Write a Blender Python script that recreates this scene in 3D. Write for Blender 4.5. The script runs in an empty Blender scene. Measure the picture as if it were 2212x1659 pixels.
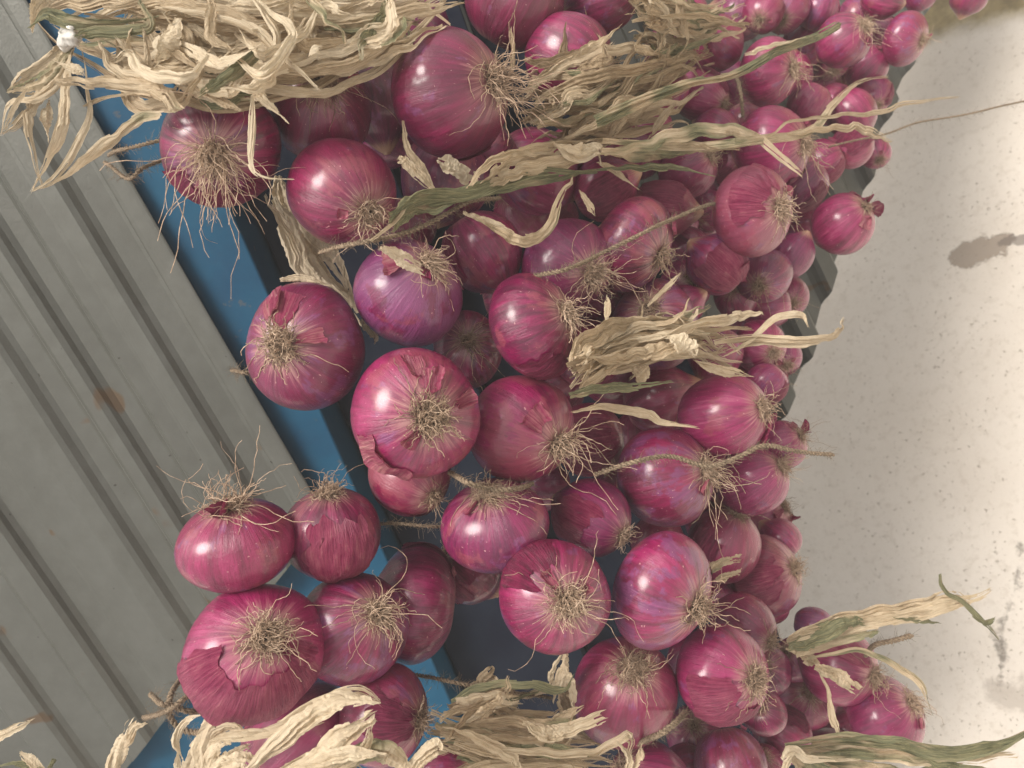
import bpy, math, random
import numpy as np
from mathutils import Matrix, Vector
random.seed(7)
rng = np.random.default_rng(7)
S = bpy.context.scene
COL = S.collection

# ---------------------------------------------------------------- camera, sky, sun, exposure
# world up (opposite of gravity) seen in camera axes (x right, y up, z back): the phone was held on its side, looking down
UPC = Vector((-0.70, 0.30, 0.65)).normalized()
XC = (Vector((1, 0, 0)) - UPC * UPC.x).normalized()
YC = UPC.cross(XC)
M3 = Matrix((XC, YC, UPC))                       # camera axes -> world axes
CAMH = 1.30
CAMLOC = Vector((0, 0, CAMH))
FP, CX, CY = 1732.0, 1106.0, 829.5
cam = bpy.data.cameras.new('camera'); camo = bpy.data.objects.new('camera', cam); COL.objects.link(camo)
camo.matrix_world = Matrix.Translation(CAMLOC) @ M3.to_4x4()
cam.sensor_width = 36; cam.lens = FP / 2212 * 36
cam.clip_start = 0.02; cam.clip_end = 500
cam.dof.use_dof = True; cam.dof.focus_distance = 0.50; cam.dof.aperture_fstop = 13
S.camera = camo
M3N = np.array(M3); CLN = np.array(CAMLOC)

def c2w(v): return M3N @ np.asarray(v, float)
def W(px, py, z):
    return M3N @ np.array([(px - CX) / FP * z, -(py - CY) / FP * z, -z]) + CLN

SUN_C = Vector((-0.72, 0.34, 0.72)).normalized()      # direction towards the sun in camera axes
SUN_W = (M3 @ SUN_C).normalized()
elev = math.asin(SUN_W.z); azim = math.atan2(SUN_W.x, SUN_W.y)
w = bpy.data.worlds.new('World'); S.world = w; w.use_nodes = True
nt = w.node_tree; bg = nt.nodes['Background']
sky = nt.nodes.new('ShaderNodeTexSky'); sky.sky_type = 'NISHITA'; sky.sun_disc = False
sky.sun_elevation = elev; sky.sun_rotation = azim; sky.dust_density = 4; sky.air_density = 1.0; sky.ozone_density = 1
hs = nt.nodes.new('ShaderNodeHueSaturation'); hs.inputs['Saturation'].default_value = .25     # hazy white overcast
wm = nt.nodes.new('ShaderNodeMix'); wm.data_type = 'RGBA'; wm.blend_type = 'MULTIPLY'; wm.inputs[0].default_value = 1; wm.inputs[7].default_value = (1.0, .945, .865, 1)
nt.links.new(sky.outputs[0], hs.inputs['Color']); nt.links.new(hs.outputs[0], wm.inputs[6])
nt.links.new(wm.outputs[2], bg.inputs[0]); bg.inputs[1].default_value = 0.085
sl = bpy.data.lights.new('sun', 'SUN'); sl.energy = 1.5; sl.angle = math.radians(28); sl.color = (1.0, 0.945, 0.88)
so = bpy.data.objects.new('sun', sl); COL.objects.link(so)
so.rotation_euler = SUN_W.to_track_quat('Z', 'Y').to_euler()
S.view_settings.view_transform = 'Standard'; S.view_settings.look = 'None'
S.view_settings.exposure = 1.38; S.view_settings.gamma = 1.0

# ---------------------------------------------------------------- node helpers
def newmat(name):
    m = bpy.data.materials.new(name); m.use_nodes = True
    t = m.node_tree; t.nodes.clear()
    return m, t
class G:
    def __init__(s, t): s.t = t
    def n(s, kind, **kw):
        nd = s.t.nodes.new(kind)
        for k, v in kw.items(): setattr(nd, k, v)
        return nd
    def put(s, sock, v):
        if isinstance(v, (int, float)): sock.default_value = v
        elif isinstance(v, (tuple, list)):
            sock.default_value = (*v, 1) if (len(v) == 3 and sock.type == 'RGBA') else v
        else: s.t.links.new(v, sock)
    def m(s, op, a, b=0.0, c=0.0, clamp=False):
        nd = s.n('ShaderNodeMath', operation=op, use_clamp=clamp)
        s.put(nd.inputs[0], a); s.put(nd.inputs[1], b); s.put(nd.inputs[2], c); return nd.outputs[0]
    def sm(s, x, lo, hi):
        nd = s.n('ShaderNodeMapRange', interpolation_type='SMOOTHSTEP')
        s.put(nd.inputs[0], x); s.put(nd.inputs[1], lo); s.put(nd.inputs[2], hi); return nd.outputs[0]
    def comb(s, x, y, z):
        nd = s.n('ShaderNodeCombineXYZ')
        for i, v in enumerate((x, y, z)): s.put(nd.inputs[i], v)
        return nd.outputs[0]
    def noise(s, vec, scale, detail=3, rough=.55, dist=0, out=0):
        nd = s.n('ShaderNodeTexNoise'); s.put(nd.inputs['Vector'], vec); nd.inputs['Scale'].default_value = scale
        nd.inputs['Detail'].default_value = detail; nd.inputs['Roughness'].default_value = rough
        nd.inputs['Distortion'].default_value = dist; return nd.outputs[out]
    def mix(s, f, a, b, mode='MIX'):
        nd = s.n('ShaderNodeMix', data_type='RGBA', blend_type=mode)
        s.put(nd.inputs[0], f); s.put(nd.inputs[6], a); s.put(nd.inputs[7], b); return nd.outputs[2]
    def ramp(s, f, stops):
        nd = s.n('ShaderNodeValToRGB'); e = nd.color_ramp.elements
        while len(e) < len(stops): e.new(0.5)
        for i, (p, c) in enumerate(stops): e[i].position = p; e[i].color = (*c, 1)
        s.put(nd.inputs[0], f); return nd.outputs[0]
    def attr(s, name):
        nd = s.n('ShaderNodeAttribute', attribute_type='OBJECT', attribute_name=name); return nd.outputs['Fac']
    def out(s, sh): s.t.links.new(sh, s.n('ShaderNodeOutputMaterial').inputs[0])
    def bsdf(s, col, rough, bump=None, bstr=.3, bdist=.01, **kw):
        b = s.n('ShaderNodeBsdfPrincipled'); s.put(b.inputs['Base Color'], col); s.put(b.inputs['Roughness'], rough)
        for k, v in kw.items(): s.put(b.inputs[k.replace('_', ' ')], v)
        if bump is not None:
            bn = s.n('ShaderNodeBump'); bn.inputs['Strength'].default_value = bstr; bn.inputs['Distance'].default_value = bdist
            s.put(bn.inputs['Height'], bump); s.t.links.new(bn.outputs[0], b.inputs['Normal'])
        return b.outputs[0]

def onion_coords(g):
    tc = g.n('ShaderNodeTexCoord'); sp = g.n('ShaderNodeSeparateXYZ'); g.t.links.new(tc.outputs['Object'], sp.inputs[0])
    x, y, z = sp.outputs
    r = g.m('SQRT', g.m('ADD', g.m('ADD', g.m('MULTIPLY', x, x), g.m('MULTIPLY', y, y)), .0004))
    dx, dy = g.m('DIVIDE', x, r), g.m('DIVIDE', y, r)
    rnd = g.m('MULTIPLY', g.attr('seed'), 37.0)
    return tc.outputs['Object'], dx, dy, g.m('DIVIDE', z, g.attr('axial')), r, rnd

# onion skin: streaks run from root to neck; pale and fibrous round the root plate
def mat_onion():
    m, t = newmat('onion_skin'); g = G(t)
    oc, dx, dy, z, r, rnd = onion_coords(g)
    coarse = g.noise(g.comb(g.m('MULTIPLY', dx, 2.2), g.m('MULTIPLY', dy, 2.2), g.m('ADD', g.m('MULTIPLY', z, .55), rnd)), 1.6, 3, .6)
    fine = g.noise(g.comb(g.m('MULTIPLY', dx, 6), g.m('MULTIPLY', dy, 6), g.m('ADD', g.m('MULTIPLY', z, .7), rnd)), 2.0, 5, .6, .25)
    vfine = g.noise(g.comb(g.m('MULTIPLY', dx, 30), g.m('MULTIPLY', dy, 30), g.m('ADD', g.m('MULTIPLY', z, 1.5), rnd)), 2.0, 3, .7, .3)
    blot = g.noise(g.comb(g.m('ADD', dx, rnd), dy, z), 2.3, 4, .6)
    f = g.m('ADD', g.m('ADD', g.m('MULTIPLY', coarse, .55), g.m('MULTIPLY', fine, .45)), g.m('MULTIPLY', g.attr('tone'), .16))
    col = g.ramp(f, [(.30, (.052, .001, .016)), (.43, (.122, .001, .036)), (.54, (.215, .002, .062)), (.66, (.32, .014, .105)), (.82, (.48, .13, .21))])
    col = g.mix(g.m('MULTIPLY', g.sm(vfine, .60, .78), .22), col, (.50, .17, .23))
    col = g.mix(g.m('MULTIPLY', g.attr('purple'), .75), col, g.mix(.5, col, (.13, .006, .085)))
    col = g.mix(g.m('MULTIPLY', g.attr('rusty'), .75), col, g.mix(.5, col, (.22, .012, .045)))
    col = g.mix(g.m('MULTIPLY', g.sm(vfine, .44, .28), .22), col, (.16, .008, .04))
    # violet flesh where the outer skin has gone, brick-brown where it has stayed and dried
    vio = g.m('MULTIPLY', g.sm(g.m('ADD', blot, g.m('MULTIPLY', g.attr('violet'), .20)), .62, .72), .7)
    col = g.mix(vio, col, g.mix(fine, (.10, .012, .085), (.28, .08, .21)))
    bl2 = g.noise(g.comb(g.m('ADD', dx, g.m('ADD', rnd, 9)), dy, z), 1.7, 5, .6)
    br = g.m('MULTIPLY', g.sm(g.m('ADD', bl2, g.m('MULTIPLY', g.attr('brown'), .30)), .60, .68), .7)
    col = g.mix(br, col, g.mix(fine, (.18, .012, .040), (.34, .08, .11)))
    # pale root end, its edge drawn out along the streaks
    zz = g.m('ADD', z, g.m('MULTIPLY', g.m('SUBTRACT', fine, .5), .55))
    pale = g.m('MULTIPLY', g.sm(zz, .80, 1.10), .92)
    col = g.mix(pale, col, g.mix(vfine, (.26, .085, .095), (.62, .42, .34)))
    neck = g.m('MULTIPLY', g.sm(g.m('MULTIPLY', zz, -1), .86, 1.15), .85)
    col = g.mix(neck, col, (.50, .30, .18))
    # small scars and scuffs
    sc = g.noise(g.comb(g.m('ADD', dx, rnd), dy, z), 15, 2, .5)
    col = g.mix(g.m('MULTIPLY', g.sm(sc, .71, .75), .6), col, (.66, .38, .36))
    col = g.mix(g.m('MULTIPLY', g.sm(sc, .27, .24), .6), col, (.07, .012, .02))
    bump = g.m('ADD', g.m('MULTIPLY', fine, .6), g.m('ADD', g.m('MULTIPLY', vfine, .35), g.m('MULTIPLY', g.noise(oc, 9, 3, .6), .35)))
    rough = g.m('ADD', .30, g.m('MULTIPLY', blot, .22))
    rough = g.m('ADD', rough, g.m('MULTIPLY', pale, .25))
    tn = g.n('ShaderNodeTangent', direction_type='RADIAL', axis='Z')
    g.out(g.bsdf(col, rough, bump, .32, .010, Coat_Weight=.85, Coat_Roughness=.22, Specular_IOR_Level=.5, Anisotropic=.5, Anisotropic_Rotation=.25, Tangent=tn.outputs[0]))
    return m

def mat_skin():   # loose dry outer skin
    m, t = newmat('dry_onion_skin'); g = G(t)
    oc, dx, dy, z, r, rnd = onion_coords(g)
    fine = g.noise(g.comb(g.m('MULTIPLY', dx, 11), g.m('MULTIPLY', dy, 11), g.m('ADD', g.m('MULTIPLY', z, .9), rnd)), 2.2, 5, .7, .3)
    big = g.noise(oc, 3.5, 3, .6)
    col = g.ramp(g.m('ADD', g.m('MULTIPLY', fine, .65), g.m('ADD', g.m('MULTIPLY', big, .35), g.m('MULTIPLY', g.attr('pale'), .20))),
                 [(.34, (.085, .003, .024)), (.5, (.200, .010, .058)), (.64, (.30, .045, .100)), (.80, (.46, .19, .20)), (.98, (.66, .47, .32))])
    b = g.bsdf(col, .38, g.m('ADD', fine, g.m('MULTIPLY', big, .5)), .5, .012, Specular_IOR_Level=.5)
    tr = g.n('ShaderNodeBsdfTranslucent'); g.put(tr.inputs[0], col)
    mx = g.n('ShaderNodeMixShader'); mx.inputs[0].default_value = .2
    t.links.new(b, mx.inputs[1]); t.links.new(tr.outputs[0], mx.inputs[2]); g.out(mx.outputs[0])
    return m

def mat_root():
    m, t = newmat('dry_root'); g = G(t)
    tc = g.n('ShaderNodeTexCoord')
    n = g.noise(tc.outputs['Object'], 7, 3, .6)
    col = g.ramp(g.m('ADD', n, g.m('MULTIPLY', g.attr('seed'), .1)), [(.35, (.17, .11, .07)), (.55, (.38, .265, .18)), (.72, (.60, .45, .33))])
    g.out(g.bsdf(col, .8, n, .2)); return m

def mat_leaf():
    m, t = newmat('dry_leaf'); g = G(t)
    uv = g.n('ShaderNodeUVMap'); sp = g.n('ShaderNodeSeparateXYZ'); t.links.new(uv.outputs[0], sp.inputs[0])
    sd = g.m('MULTIPLY', g.attr('seed'), 53)
    st = g.noise(g.comb(g.m('MULTIPLY', sp.outputs[0], 9), g.m('MULTIPLY', sp.outputs[1], 1.1), sd), 2.6, 5, .75, .3)
    lo = g.noise(g.comb(g.m('MULTIPLY', sp.outputs[0], .7), g.m('MULTIPLY', sp.outputs[1], .8), sd), 1.4, 2, .5)
    bl = g.noise(g.comb(sp.outputs[0], g.m('MULTIPLY', sp.outputs[1], 3), sd), 1.6, 4, .6)
    tan = g.ramp(g.m('ADD', g.m('MULTIPLY', st, .7), g.m('ADD', g.m('MULTIPLY', bl, .3), g.m('MULTIPLY', g.attr('tone'), .14))),
                 [(.27, (.17, .115, .066)), (.40, (.35, .26, .160)), (.52, (.51, .40, .262)), (.70, (.70, .60, .44))])
    grn = g.ramp(st, [(.33, (.065, .075, .045)), (.47, (.15, .155, .085)), (.6, (.30, .275, .15)), (.75, (.5, .43, .27))])
    gm = g.sm(g.m('ADD', g.m('ADD', g.m('MULTIPLY', lo, .8), g.m('MULTIPLY', st, .2)), g.m('SUBTRACT', g.m('MULTIPLY', g.attr('green'), .55), .30)), .48, .66)
    col = g.mix(gm, tan, grn)
    dk = g.noise(g.comb(g.m('MULTIPLY', sp.outputs[0], 3), g.m('MULTIPLY', sp.outputs[1], 12), sd), 3, 3, .6)
    col = g.mix(g.m('MULTIPLY', g.sm(dk, .66, .76), .45), col, (.12, .07, .035))
    b = g.bsdf(col, .62, g.m('ADD', st, g.m('MULTIPLY', dk, .3)), .6, .0012, Specular_IOR_Level=.35)
    tr = g.n('ShaderNodeBsdfTranslucent'); g.put(tr.inputs[0], col)
    mx = g.n('ShaderNodeMixShader'); mx.inputs[0].default_value = .28
    t.links.new(b, mx.inputs[1]); t.links.new(tr.outputs[0], mx.inputs[2]); g.out(mx.outputs[0])
    return m

def mat_twine():
    m, t = newmat('jute'); g = G(t); tc = g.n('ShaderNodeTexCoord')
    n = g.noise(tc.outputs['Object'], 900, 3, .6)
    g.out(g.bsdf(g.ramp(n, [(.35, (.11, .078, .05)), (.65, (.30, .225, .15))]), .9, n, .5, .0006)); return m

def mat_metal():   # galvanised ribbed sheet, dusty, with rust spots
    m, t = newmat('dusty_grey_metal'); g = G(t); tc = g.n('ShaderNodeTexCoord'); o = tc.outputs['Object']
    a = g.noise(o, 9, 5, .65); b_ = g.noise(o, 70, 4, .6); c = g.noise(o, 420, 2, .5)
    col = g.ramp(g.m('ADD', g.m('MULTIPLY', a, .6), g.m('MULTIPLY', b_, .4)), [(.25, (.080, .081, .069)), (.5, (.102, .104, .091)), (.75, (.126, .129, .116))])
    col = g.mix(g.m('MULTIPLY', g.sm(c, .62, .75), .35), col, (.12, .11, .09))
    sp = g.noise(o, 26, 2, .5, .4)
    col = g.mix(g.m('MULTIPLY', g.sm(g.m('ADD', sp, g.m('MULTIPLY', a, .25)), .80, .85), .75), col, (.10, .055, .022))
    sp2 = g.noise(o, 150, 1, .5)
    col = g.mix(g.m('MULTIPLY', g.sm(sp2, .78, .81), .9), col, (.03, .025, .02))
    g.out(g.bsdf(col, .42, g.m('ADD', b_, g.m('MULTIPLY', c, .5)), .15, .002, Metallic=.3)); return m

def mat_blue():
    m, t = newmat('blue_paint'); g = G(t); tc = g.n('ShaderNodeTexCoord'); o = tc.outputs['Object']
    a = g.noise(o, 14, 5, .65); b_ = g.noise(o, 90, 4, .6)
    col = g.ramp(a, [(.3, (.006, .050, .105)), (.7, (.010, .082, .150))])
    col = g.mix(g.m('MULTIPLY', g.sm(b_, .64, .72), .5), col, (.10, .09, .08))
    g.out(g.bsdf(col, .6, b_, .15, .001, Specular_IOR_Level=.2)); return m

def mat_plate():
    m, t = newmat('root_plate'); g = G(t)
    n = g.noise(g.n('ShaderNodeTexCoord').outputs['Object'], 12, 3, .6)
    g.out(g.bsdf(g.ramp(n, [(.35, (.05, .028, .02)), (.65, (.16, .10, .06))]), .9, n, .6)); return m
MP = mat_plate()
MO, MS, MR, ML, MT, MM, MB_ = mat_onion(), mat_skin(), mat_root(), mat_leaf(), mat_twine(), mat_metal(), mat_blue()

# ---------------------------------------------------------------- object helpers
def tag(o, label=None, cat=None, group=None, kind=None, **kw):
    if label: o['label'] = label
    if cat: o['category'] = cat
    if group: o['group'] = group
    if kind: o['kind'] = kind
    for k, v in kw.items(): o[k] = v
    return o
def empty(name, loc, label, cat, group=None):
    o = bpy.data.objects.new(name, None); COL.objects.link(o); o.location = loc; o.empty_display_size = .02
    return tag(o, label, cat, group)
def mesh(name, V, F, mat, parent=None, uv=None, smooth=True):
    me = bpy.data.meshes.new(name)
    V = np.asarray(V, dtype=np.float32); F = np.asarray(F, dtype=np.int32)
    k = F.shape[1]
    me.vertices.add(len(V)); me.vertices.foreach_set('co', V.ravel())
    me.loops.add(F.size); me.loops.foreach_set('vertex_index', F.ravel())
    me.polygons.add(len(F)); me.polygons.foreach_set('loop_start', np.arange(0, F.size, k, dtype=np.int32))
    me.polygons.foreach_set('loop_total', np.full(len(F), k, dtype=np.int32))
    me.polygons.foreach_set('use_smooth', np.full(len(F), smooth))
    if uv is not None:
        l = me.uv_layers.new(name='UVMap'); l.data.foreach_set('uv', np.asarray(uv, dtype=np.float32)[F.ravel()].ravel())
    me.update(calc_edges=True); me.validate()
    me.materials.append(mat)
    o = bpy.data.objects.new(name, me); COL.objects.link(o)
    if parent: o.parent = parent
    return o
def gridfaces(nu, nv, wrapu=False):
    i = np.arange(nu if wrapu else nu - 1)[:, None]; j = np.arange(nv - 1)[None, :]
    i2 = (i + 1) % nu
    a = i * nv + j; b = i2 * nv + j
    return np.stack([a, b, b + 1, a + 1], -1).reshape(-1, 4)
def tubes(P, R, sides=3):
    """P (N,K,3) polylines, R (N,K) radii -> verts, quads"""
    N, K, _ = P.shape
    T = np.gradient(P, axis=1); T /= np.linalg.norm(T, axis=2, keepdims=True) + 1e-12
    ref = np.tile(np.array([.31, .52, .79]), (N, 1, 1)); A = np.cross(T, ref); A /= np.linalg.norm(A, axis=2, keepdims=True) + 1e-9
    B = np.cross(T, A)
    an = np.arange(sides) * 2 * np.pi / sides
    V = P[:, :, None, :] + R[:, :, None, None] * (A[:, :, None, :] * np.cos(an)[None, None, :, None] + B[:, :, None, :] * np.sin(an)[None, None, :, None])
    i = np.arange(N)[:, None, None] * K * sides; k = np.arange(K - 1)[None, :, None] * sides; s = np.arange(sides)[None, None, :]; s2 = (s + 1) % sides
    a = i + k + s; b = i + k + s2
    return V.reshape(-1, 3), np.stack([a, b, b + sides, a + sides], -1).reshape(-1, 4)
def catmull(pts, n):
    p = np.asarray(pts, float); p = np.vstack([2 * p[0] - p[1], p, 2 * p[-1] - p[-2]])
    m = len(p) - 3; t = np.linspace(0, m - 1e-6, n); i = t.astype(int); f = (t - i)[:, None]
    a, b, c, d = p[i], p[i + 1], p[i + 2], p[i + 3]
    return .5 * (2 * b + (c - a) * f + (2 * a - 5 * b + 4 * c - d) * f ** 2 + (3 * b - a - 3 * c + d) * f ** 3)

ANCH = np.array([(500,1100,.47),(900,900,.475),(1200,700,.50),(1200,1300,.485),(1430,1280,.515),(1560,900,.58),(1560,1455,.55),(1830,1450,.66),
 (1640,1240,.62),(1370,530,.58),(1625,457,.64),(1820,480,.76),(975,205,.50),(470,320,.485),(700,450,.485),(1110,5,.55),(1250,120,.57),(1480,350,.68),
 (1660,150,.76),(1820,90,.82),(1955,82,.90),(2095,0,.96),(1640,700,.66),(1420,700,.58),(550,1406,.465),(800,1600,.48),(2000,1600,.64),(2100,1350,.66),(100,200,.50),(2100,300,.85)])
def base(x, y):
    d = (ANCH[:, 0] - x) ** 2 + (ANCH[:, 1] - y) ** 2 + 60 ** 2
    wt = 1 / d ** 1.6
    return float((wt * ANCH[:, 2]).sum() / wt.sum())

# ---------------------------------------------------------------- the onions
def sstep(x, a, b):
    t = np.clip((x - a) / (b - a), 0, 1); return t * t * (3 - 2 * t)
class Shape:
    def __init__(s, b, ax, r):
        s.b, s.ax = b, ax
        s.ph = r.uniform(0, 6.28, 14); s.am = r.uniform(.3, 1, 14); s.kf = r.integers(17, 60, 5); s.neck = r.uniform(.12, .32)
        s.dent = [(r.uniform(0, 6.28), r.uniform(.7, 2.2), r.uniform(-.045, .02), r.uniform(.18, .5)) for _ in range(6)]
        s.fold = [(r.uniform(0, 6.28), r.uniform(.006, .016), r.uniform(.03, .07)) for _ in range(3)]
    def at(s, f, t, off=0.0):
        w_ = np.sin(t) ** 1.3
        d = .034 * s.am[0] * np.sin(2 * f + s.ph[0]) + .022 * s.am[1] * np.sin(3 * f + s.ph[1] + t) + .008 * s.am[2] * np.sin(5 * f + s.ph[2] - t)
        for i in range(5): d = d + .0016 * s.am[4 + i] * np.sin(s.kf[i] * f + s.ph[4 + i] + .4 * np.sin(2 * t + s.ph[3]))
        for (a, b, h, wd) in s.dent:
            df = (f - a + np.pi) % (2 * np.pi) - np.pi; d = d + h * np.exp(-((df * np.sin(t)) ** 2 + (t - b) ** 2) / wd ** 2)
        for (a, h, wd) in s.fold:
            df = (f + .15 * np.sin(1.5 * t + a) - a + np.pi) % (2 * np.pi) - np.pi; d = d + h * (1 / (1 + np.exp(-df / (wd * .35))) - .5) * np.exp(-(df / .6) ** 2)
        r = np.sin(t) * (1 + d * w_) ; nk = sstep(t, 2.45, 3.14)
        r = r + off * np.sin(t); r = np.maximum(r, .10 * nk)
        c = np.cos(t); z = s.ax * np.sign(c) * np.abs(c) ** .94
        z = z - s.ax * s.neck * nk ** 1.6 - .07 * np.exp(-(t / .22) ** 2) + off * c
        return np.stack([r * np.cos(f), s.b * r * np.sin(f), z], -1)

NT = bpy.data
def jag(n, r, amp, k):
    x = np.linspace(0, 1, n); y = np.zeros(n)
    for i in range(4): y += amp / (1 + i) * np.interp(x, np.linspace(0, 1, k * (i + 1) + 2), r.uniform(-1, 1, k * (i + 1) + 2))
    return y
def skin_patch(sh, parent, r, f0, f1, t0, t1, lift=.05, pale=0., jagged=.12, roll=0., name='loose_skin'):
    jagged = jagged * min(1, min(abs(f1 - f0), abs(t1 - t0)) / 1.1)
    nf, nt_ = 34, 20
    u = np.linspace(0, 1, nf)[:, None]; v = np.linspace(0, 1, nt_)[None, :]
    ja, jb = jag(nf, r, jagged, 6)[:, None], jag(nf, r, jagged * .8, 6)[:, None]
    jc, jd = jag(nt_, r, jagged * .9, 4)[None, :], jag(nt_, r, jagged * .9, 4)[None, :]
    T = (t0 + ja) * (1 - v) + (t1 + jb) * v
    Fi = (f0 + jc) * (1 - u) + (f1 + jd) * u + 0 * v
    e = np.minimum(1, np.minimum(np.minimum(u, 1 - u) * 5, np.minimum(v, 1 - v) * 4))
    off = .012 + lift * (1 - e) ** 2 * (.5 + .5 * np.sin(Fi * 7 + sh.ph[5])) + roll * (1 - v) ** 3 + .006 * np.sin(Fi * 23 + T * 9)
    V = sh.at(Fi, np.clip(T, .05, 3.1), off)
    o = mesh(name, V.reshape(-1, 3), gridfaces(nf, nt_), MS, parent)
    tag(o, axial=float(sh.ax), seed=float(r.random()), pale=float(pale)); return o

def make_roots(sh, parent, r, n, length, sweep, grav, frizz=1.0, spread=1.0):
    K = 13
    m0 = n; n = int(n * 2.0); rad = .165 * np.sqrt(r.random(n)); an = r.uniform(0, 6.283, n)
    p = np.stack([rad * np.cos(an), rad * np.sin(an), np.full(n, sh.ax - .06)], 1)
    out_ = np.stack([np.cos(an), np.sin(an), np.zeros(n)], 1)
    d = out_ * (r.uniform(.2, 1.3, n)[:, None] * spread) + np.array([0, 0, 1.0]) * r.uniform(.15, 1.0, n)[:, None] + r.normal(0, .25, (n, 3))
    d /= np.linalg.norm(d, axis=1, keepdims=True)
    cl = r.integers(0, 7, n); d += r.normal(0, .45, (7, 3))[cl]; d[:, 2] = np.abs(d[:, 2]) * .8; d /= np.linalg.norm(d, axis=1, keepdims=True)
    L = 1.12 * length * np.clip(r.lognormal(-.35, .50, n), .2, 1.9); L[m0:] = r.uniform(.15, .45, n - m0)
    cur = r.normal(0, .30 * frizz, (n, 3)); cur[m0:] *= 1.8; cur += r.normal(0, .14, (7, 3))[cl]; follow = r.uniform(.3, 1.3, n)[:, None]
    P = [p.copy()]
    sc = np.array([1, sh.b, sh.ax])
    for k in range(K - 1):
        cur += r.normal(0, .17 * frizz, (n, 3)); cur *= .86
        d = d + cur + follow * (.12 * grav + .30 * sweep)
        d /= np.linalg.norm(d, axis=1, keepdims=True)
        p = p + d * (L / (K - 1))[:, None]
        q = p / sc; rr = np.linalg.norm(q, axis=1); ins = rr < 1.025
        p[ins] = (q[ins] / rr[ins, None] * 1.03) * sc
        P.append(p.copy())
    P = np.stack(P, 1)
    R = r.uniform(.0062, .0118, n)[:, None] * np.linspace(1.0, .55, K)[None, :]
    # kinks
    P[:, 2:] += r.normal(0, .010 * frizz, P[:, 2:].shape)
    V, F = tubes(P, R, 3)
    # flattened pale fibres that lie on the skin round the plate
    m = 46; K2 = 6; a2 = r.uniform(0, 6.283, m); ll = r.uniform(.10, .42, m)
    T = .08 + np.linspace(0, 1, K2)[None, :] * ll[:, None]; A2 = a2[:, None] + r.normal(0, .12, m)[:, None] * np.linspace(0, 1, K2)[None, :] ** 2 * 3
    P2 = sh.at(A2, T, .008); R2 = r.uniform(.004, .008, m)[:, None] * np.linspace(1, .3, K2)[None, :]
    V2, F2 = tubes(P2, R2, 3)
    o = mesh('roots', np.vstack([V, V2]), np.vstack([F, F2 + len(V)]), MR, parent)
    tag(o, kind='stuff', seed=float(r.random()))
    # root plate: the knobbly disc they grow from
    nf, nr = 20, 6
    f = np.linspace(0, 2 * np.pi, nf, endpoint=False)[:, None]; q = np.linspace(0.001, 1, nr)[None, :]
    rr = .15 * q * (1 + .18 * np.sin(5 * f + 1) + .1 * np.sin(9 * f)); zz = sh.ax - .045 + .02 * np.cos(q * 1.5) + .012 * np.sin(7 * f) * q + 0 * f
    zz = zz - .06 * (q > .9)
    pl = mesh('root_plate', np.stack([rr * np.cos(f), rr * np.sin(f), zz], -1).reshape(-1, 3), gridfaces(nf, nr, True), MP, parent)
    tag(pl, seed=.5)

ONIONS = []
def place_onions(rows):
    data = []
    for i, row in enumerate(rows):
        cx, cy, rx, ry, rt, layer, op, lab = row
        z = base(cx, cy) + .042 * layer * (base(cx, cy) / .5)
        data.append(dict(cx=cx, cy=cy, rx=rx, ry=ry, rt=rt, z=z, op=op, lab=lab, k=1.0, i=i))
    n = len(data)
    dirs = np.array([[(d['cx'] - CX) / FP, -(d['cy'] - CY) / FP, -1] for d in data])
    rad = np.array([.5 * (d['rx'] + d['ry']) / FP for d in data]); z = np.array([d['z'] for d in data])
    for it in range(80):     # press neighbours apart along the line of sight until they only touch
        moved = False
        P = dirs * z[:, None]
        for i in range(n):
            dv = np.linalg.norm(P - P[i], axis=1); lim = .82 * (rad * z + rad[i] * z[i])
            for j in np.nonzero((dv < lim) & (np.arange(n) != i))[0]:
                if z[j] >= z[i] and z[j] < data[j]['z'] * 1.30:
                    z[j] += min(.008, (lim[j] - dv[j]) * .5 + .001); moved = True
        if not moved: break
    for d, zz in zip(data, z): d['z'] = float(zz); build_onion(d)

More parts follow.
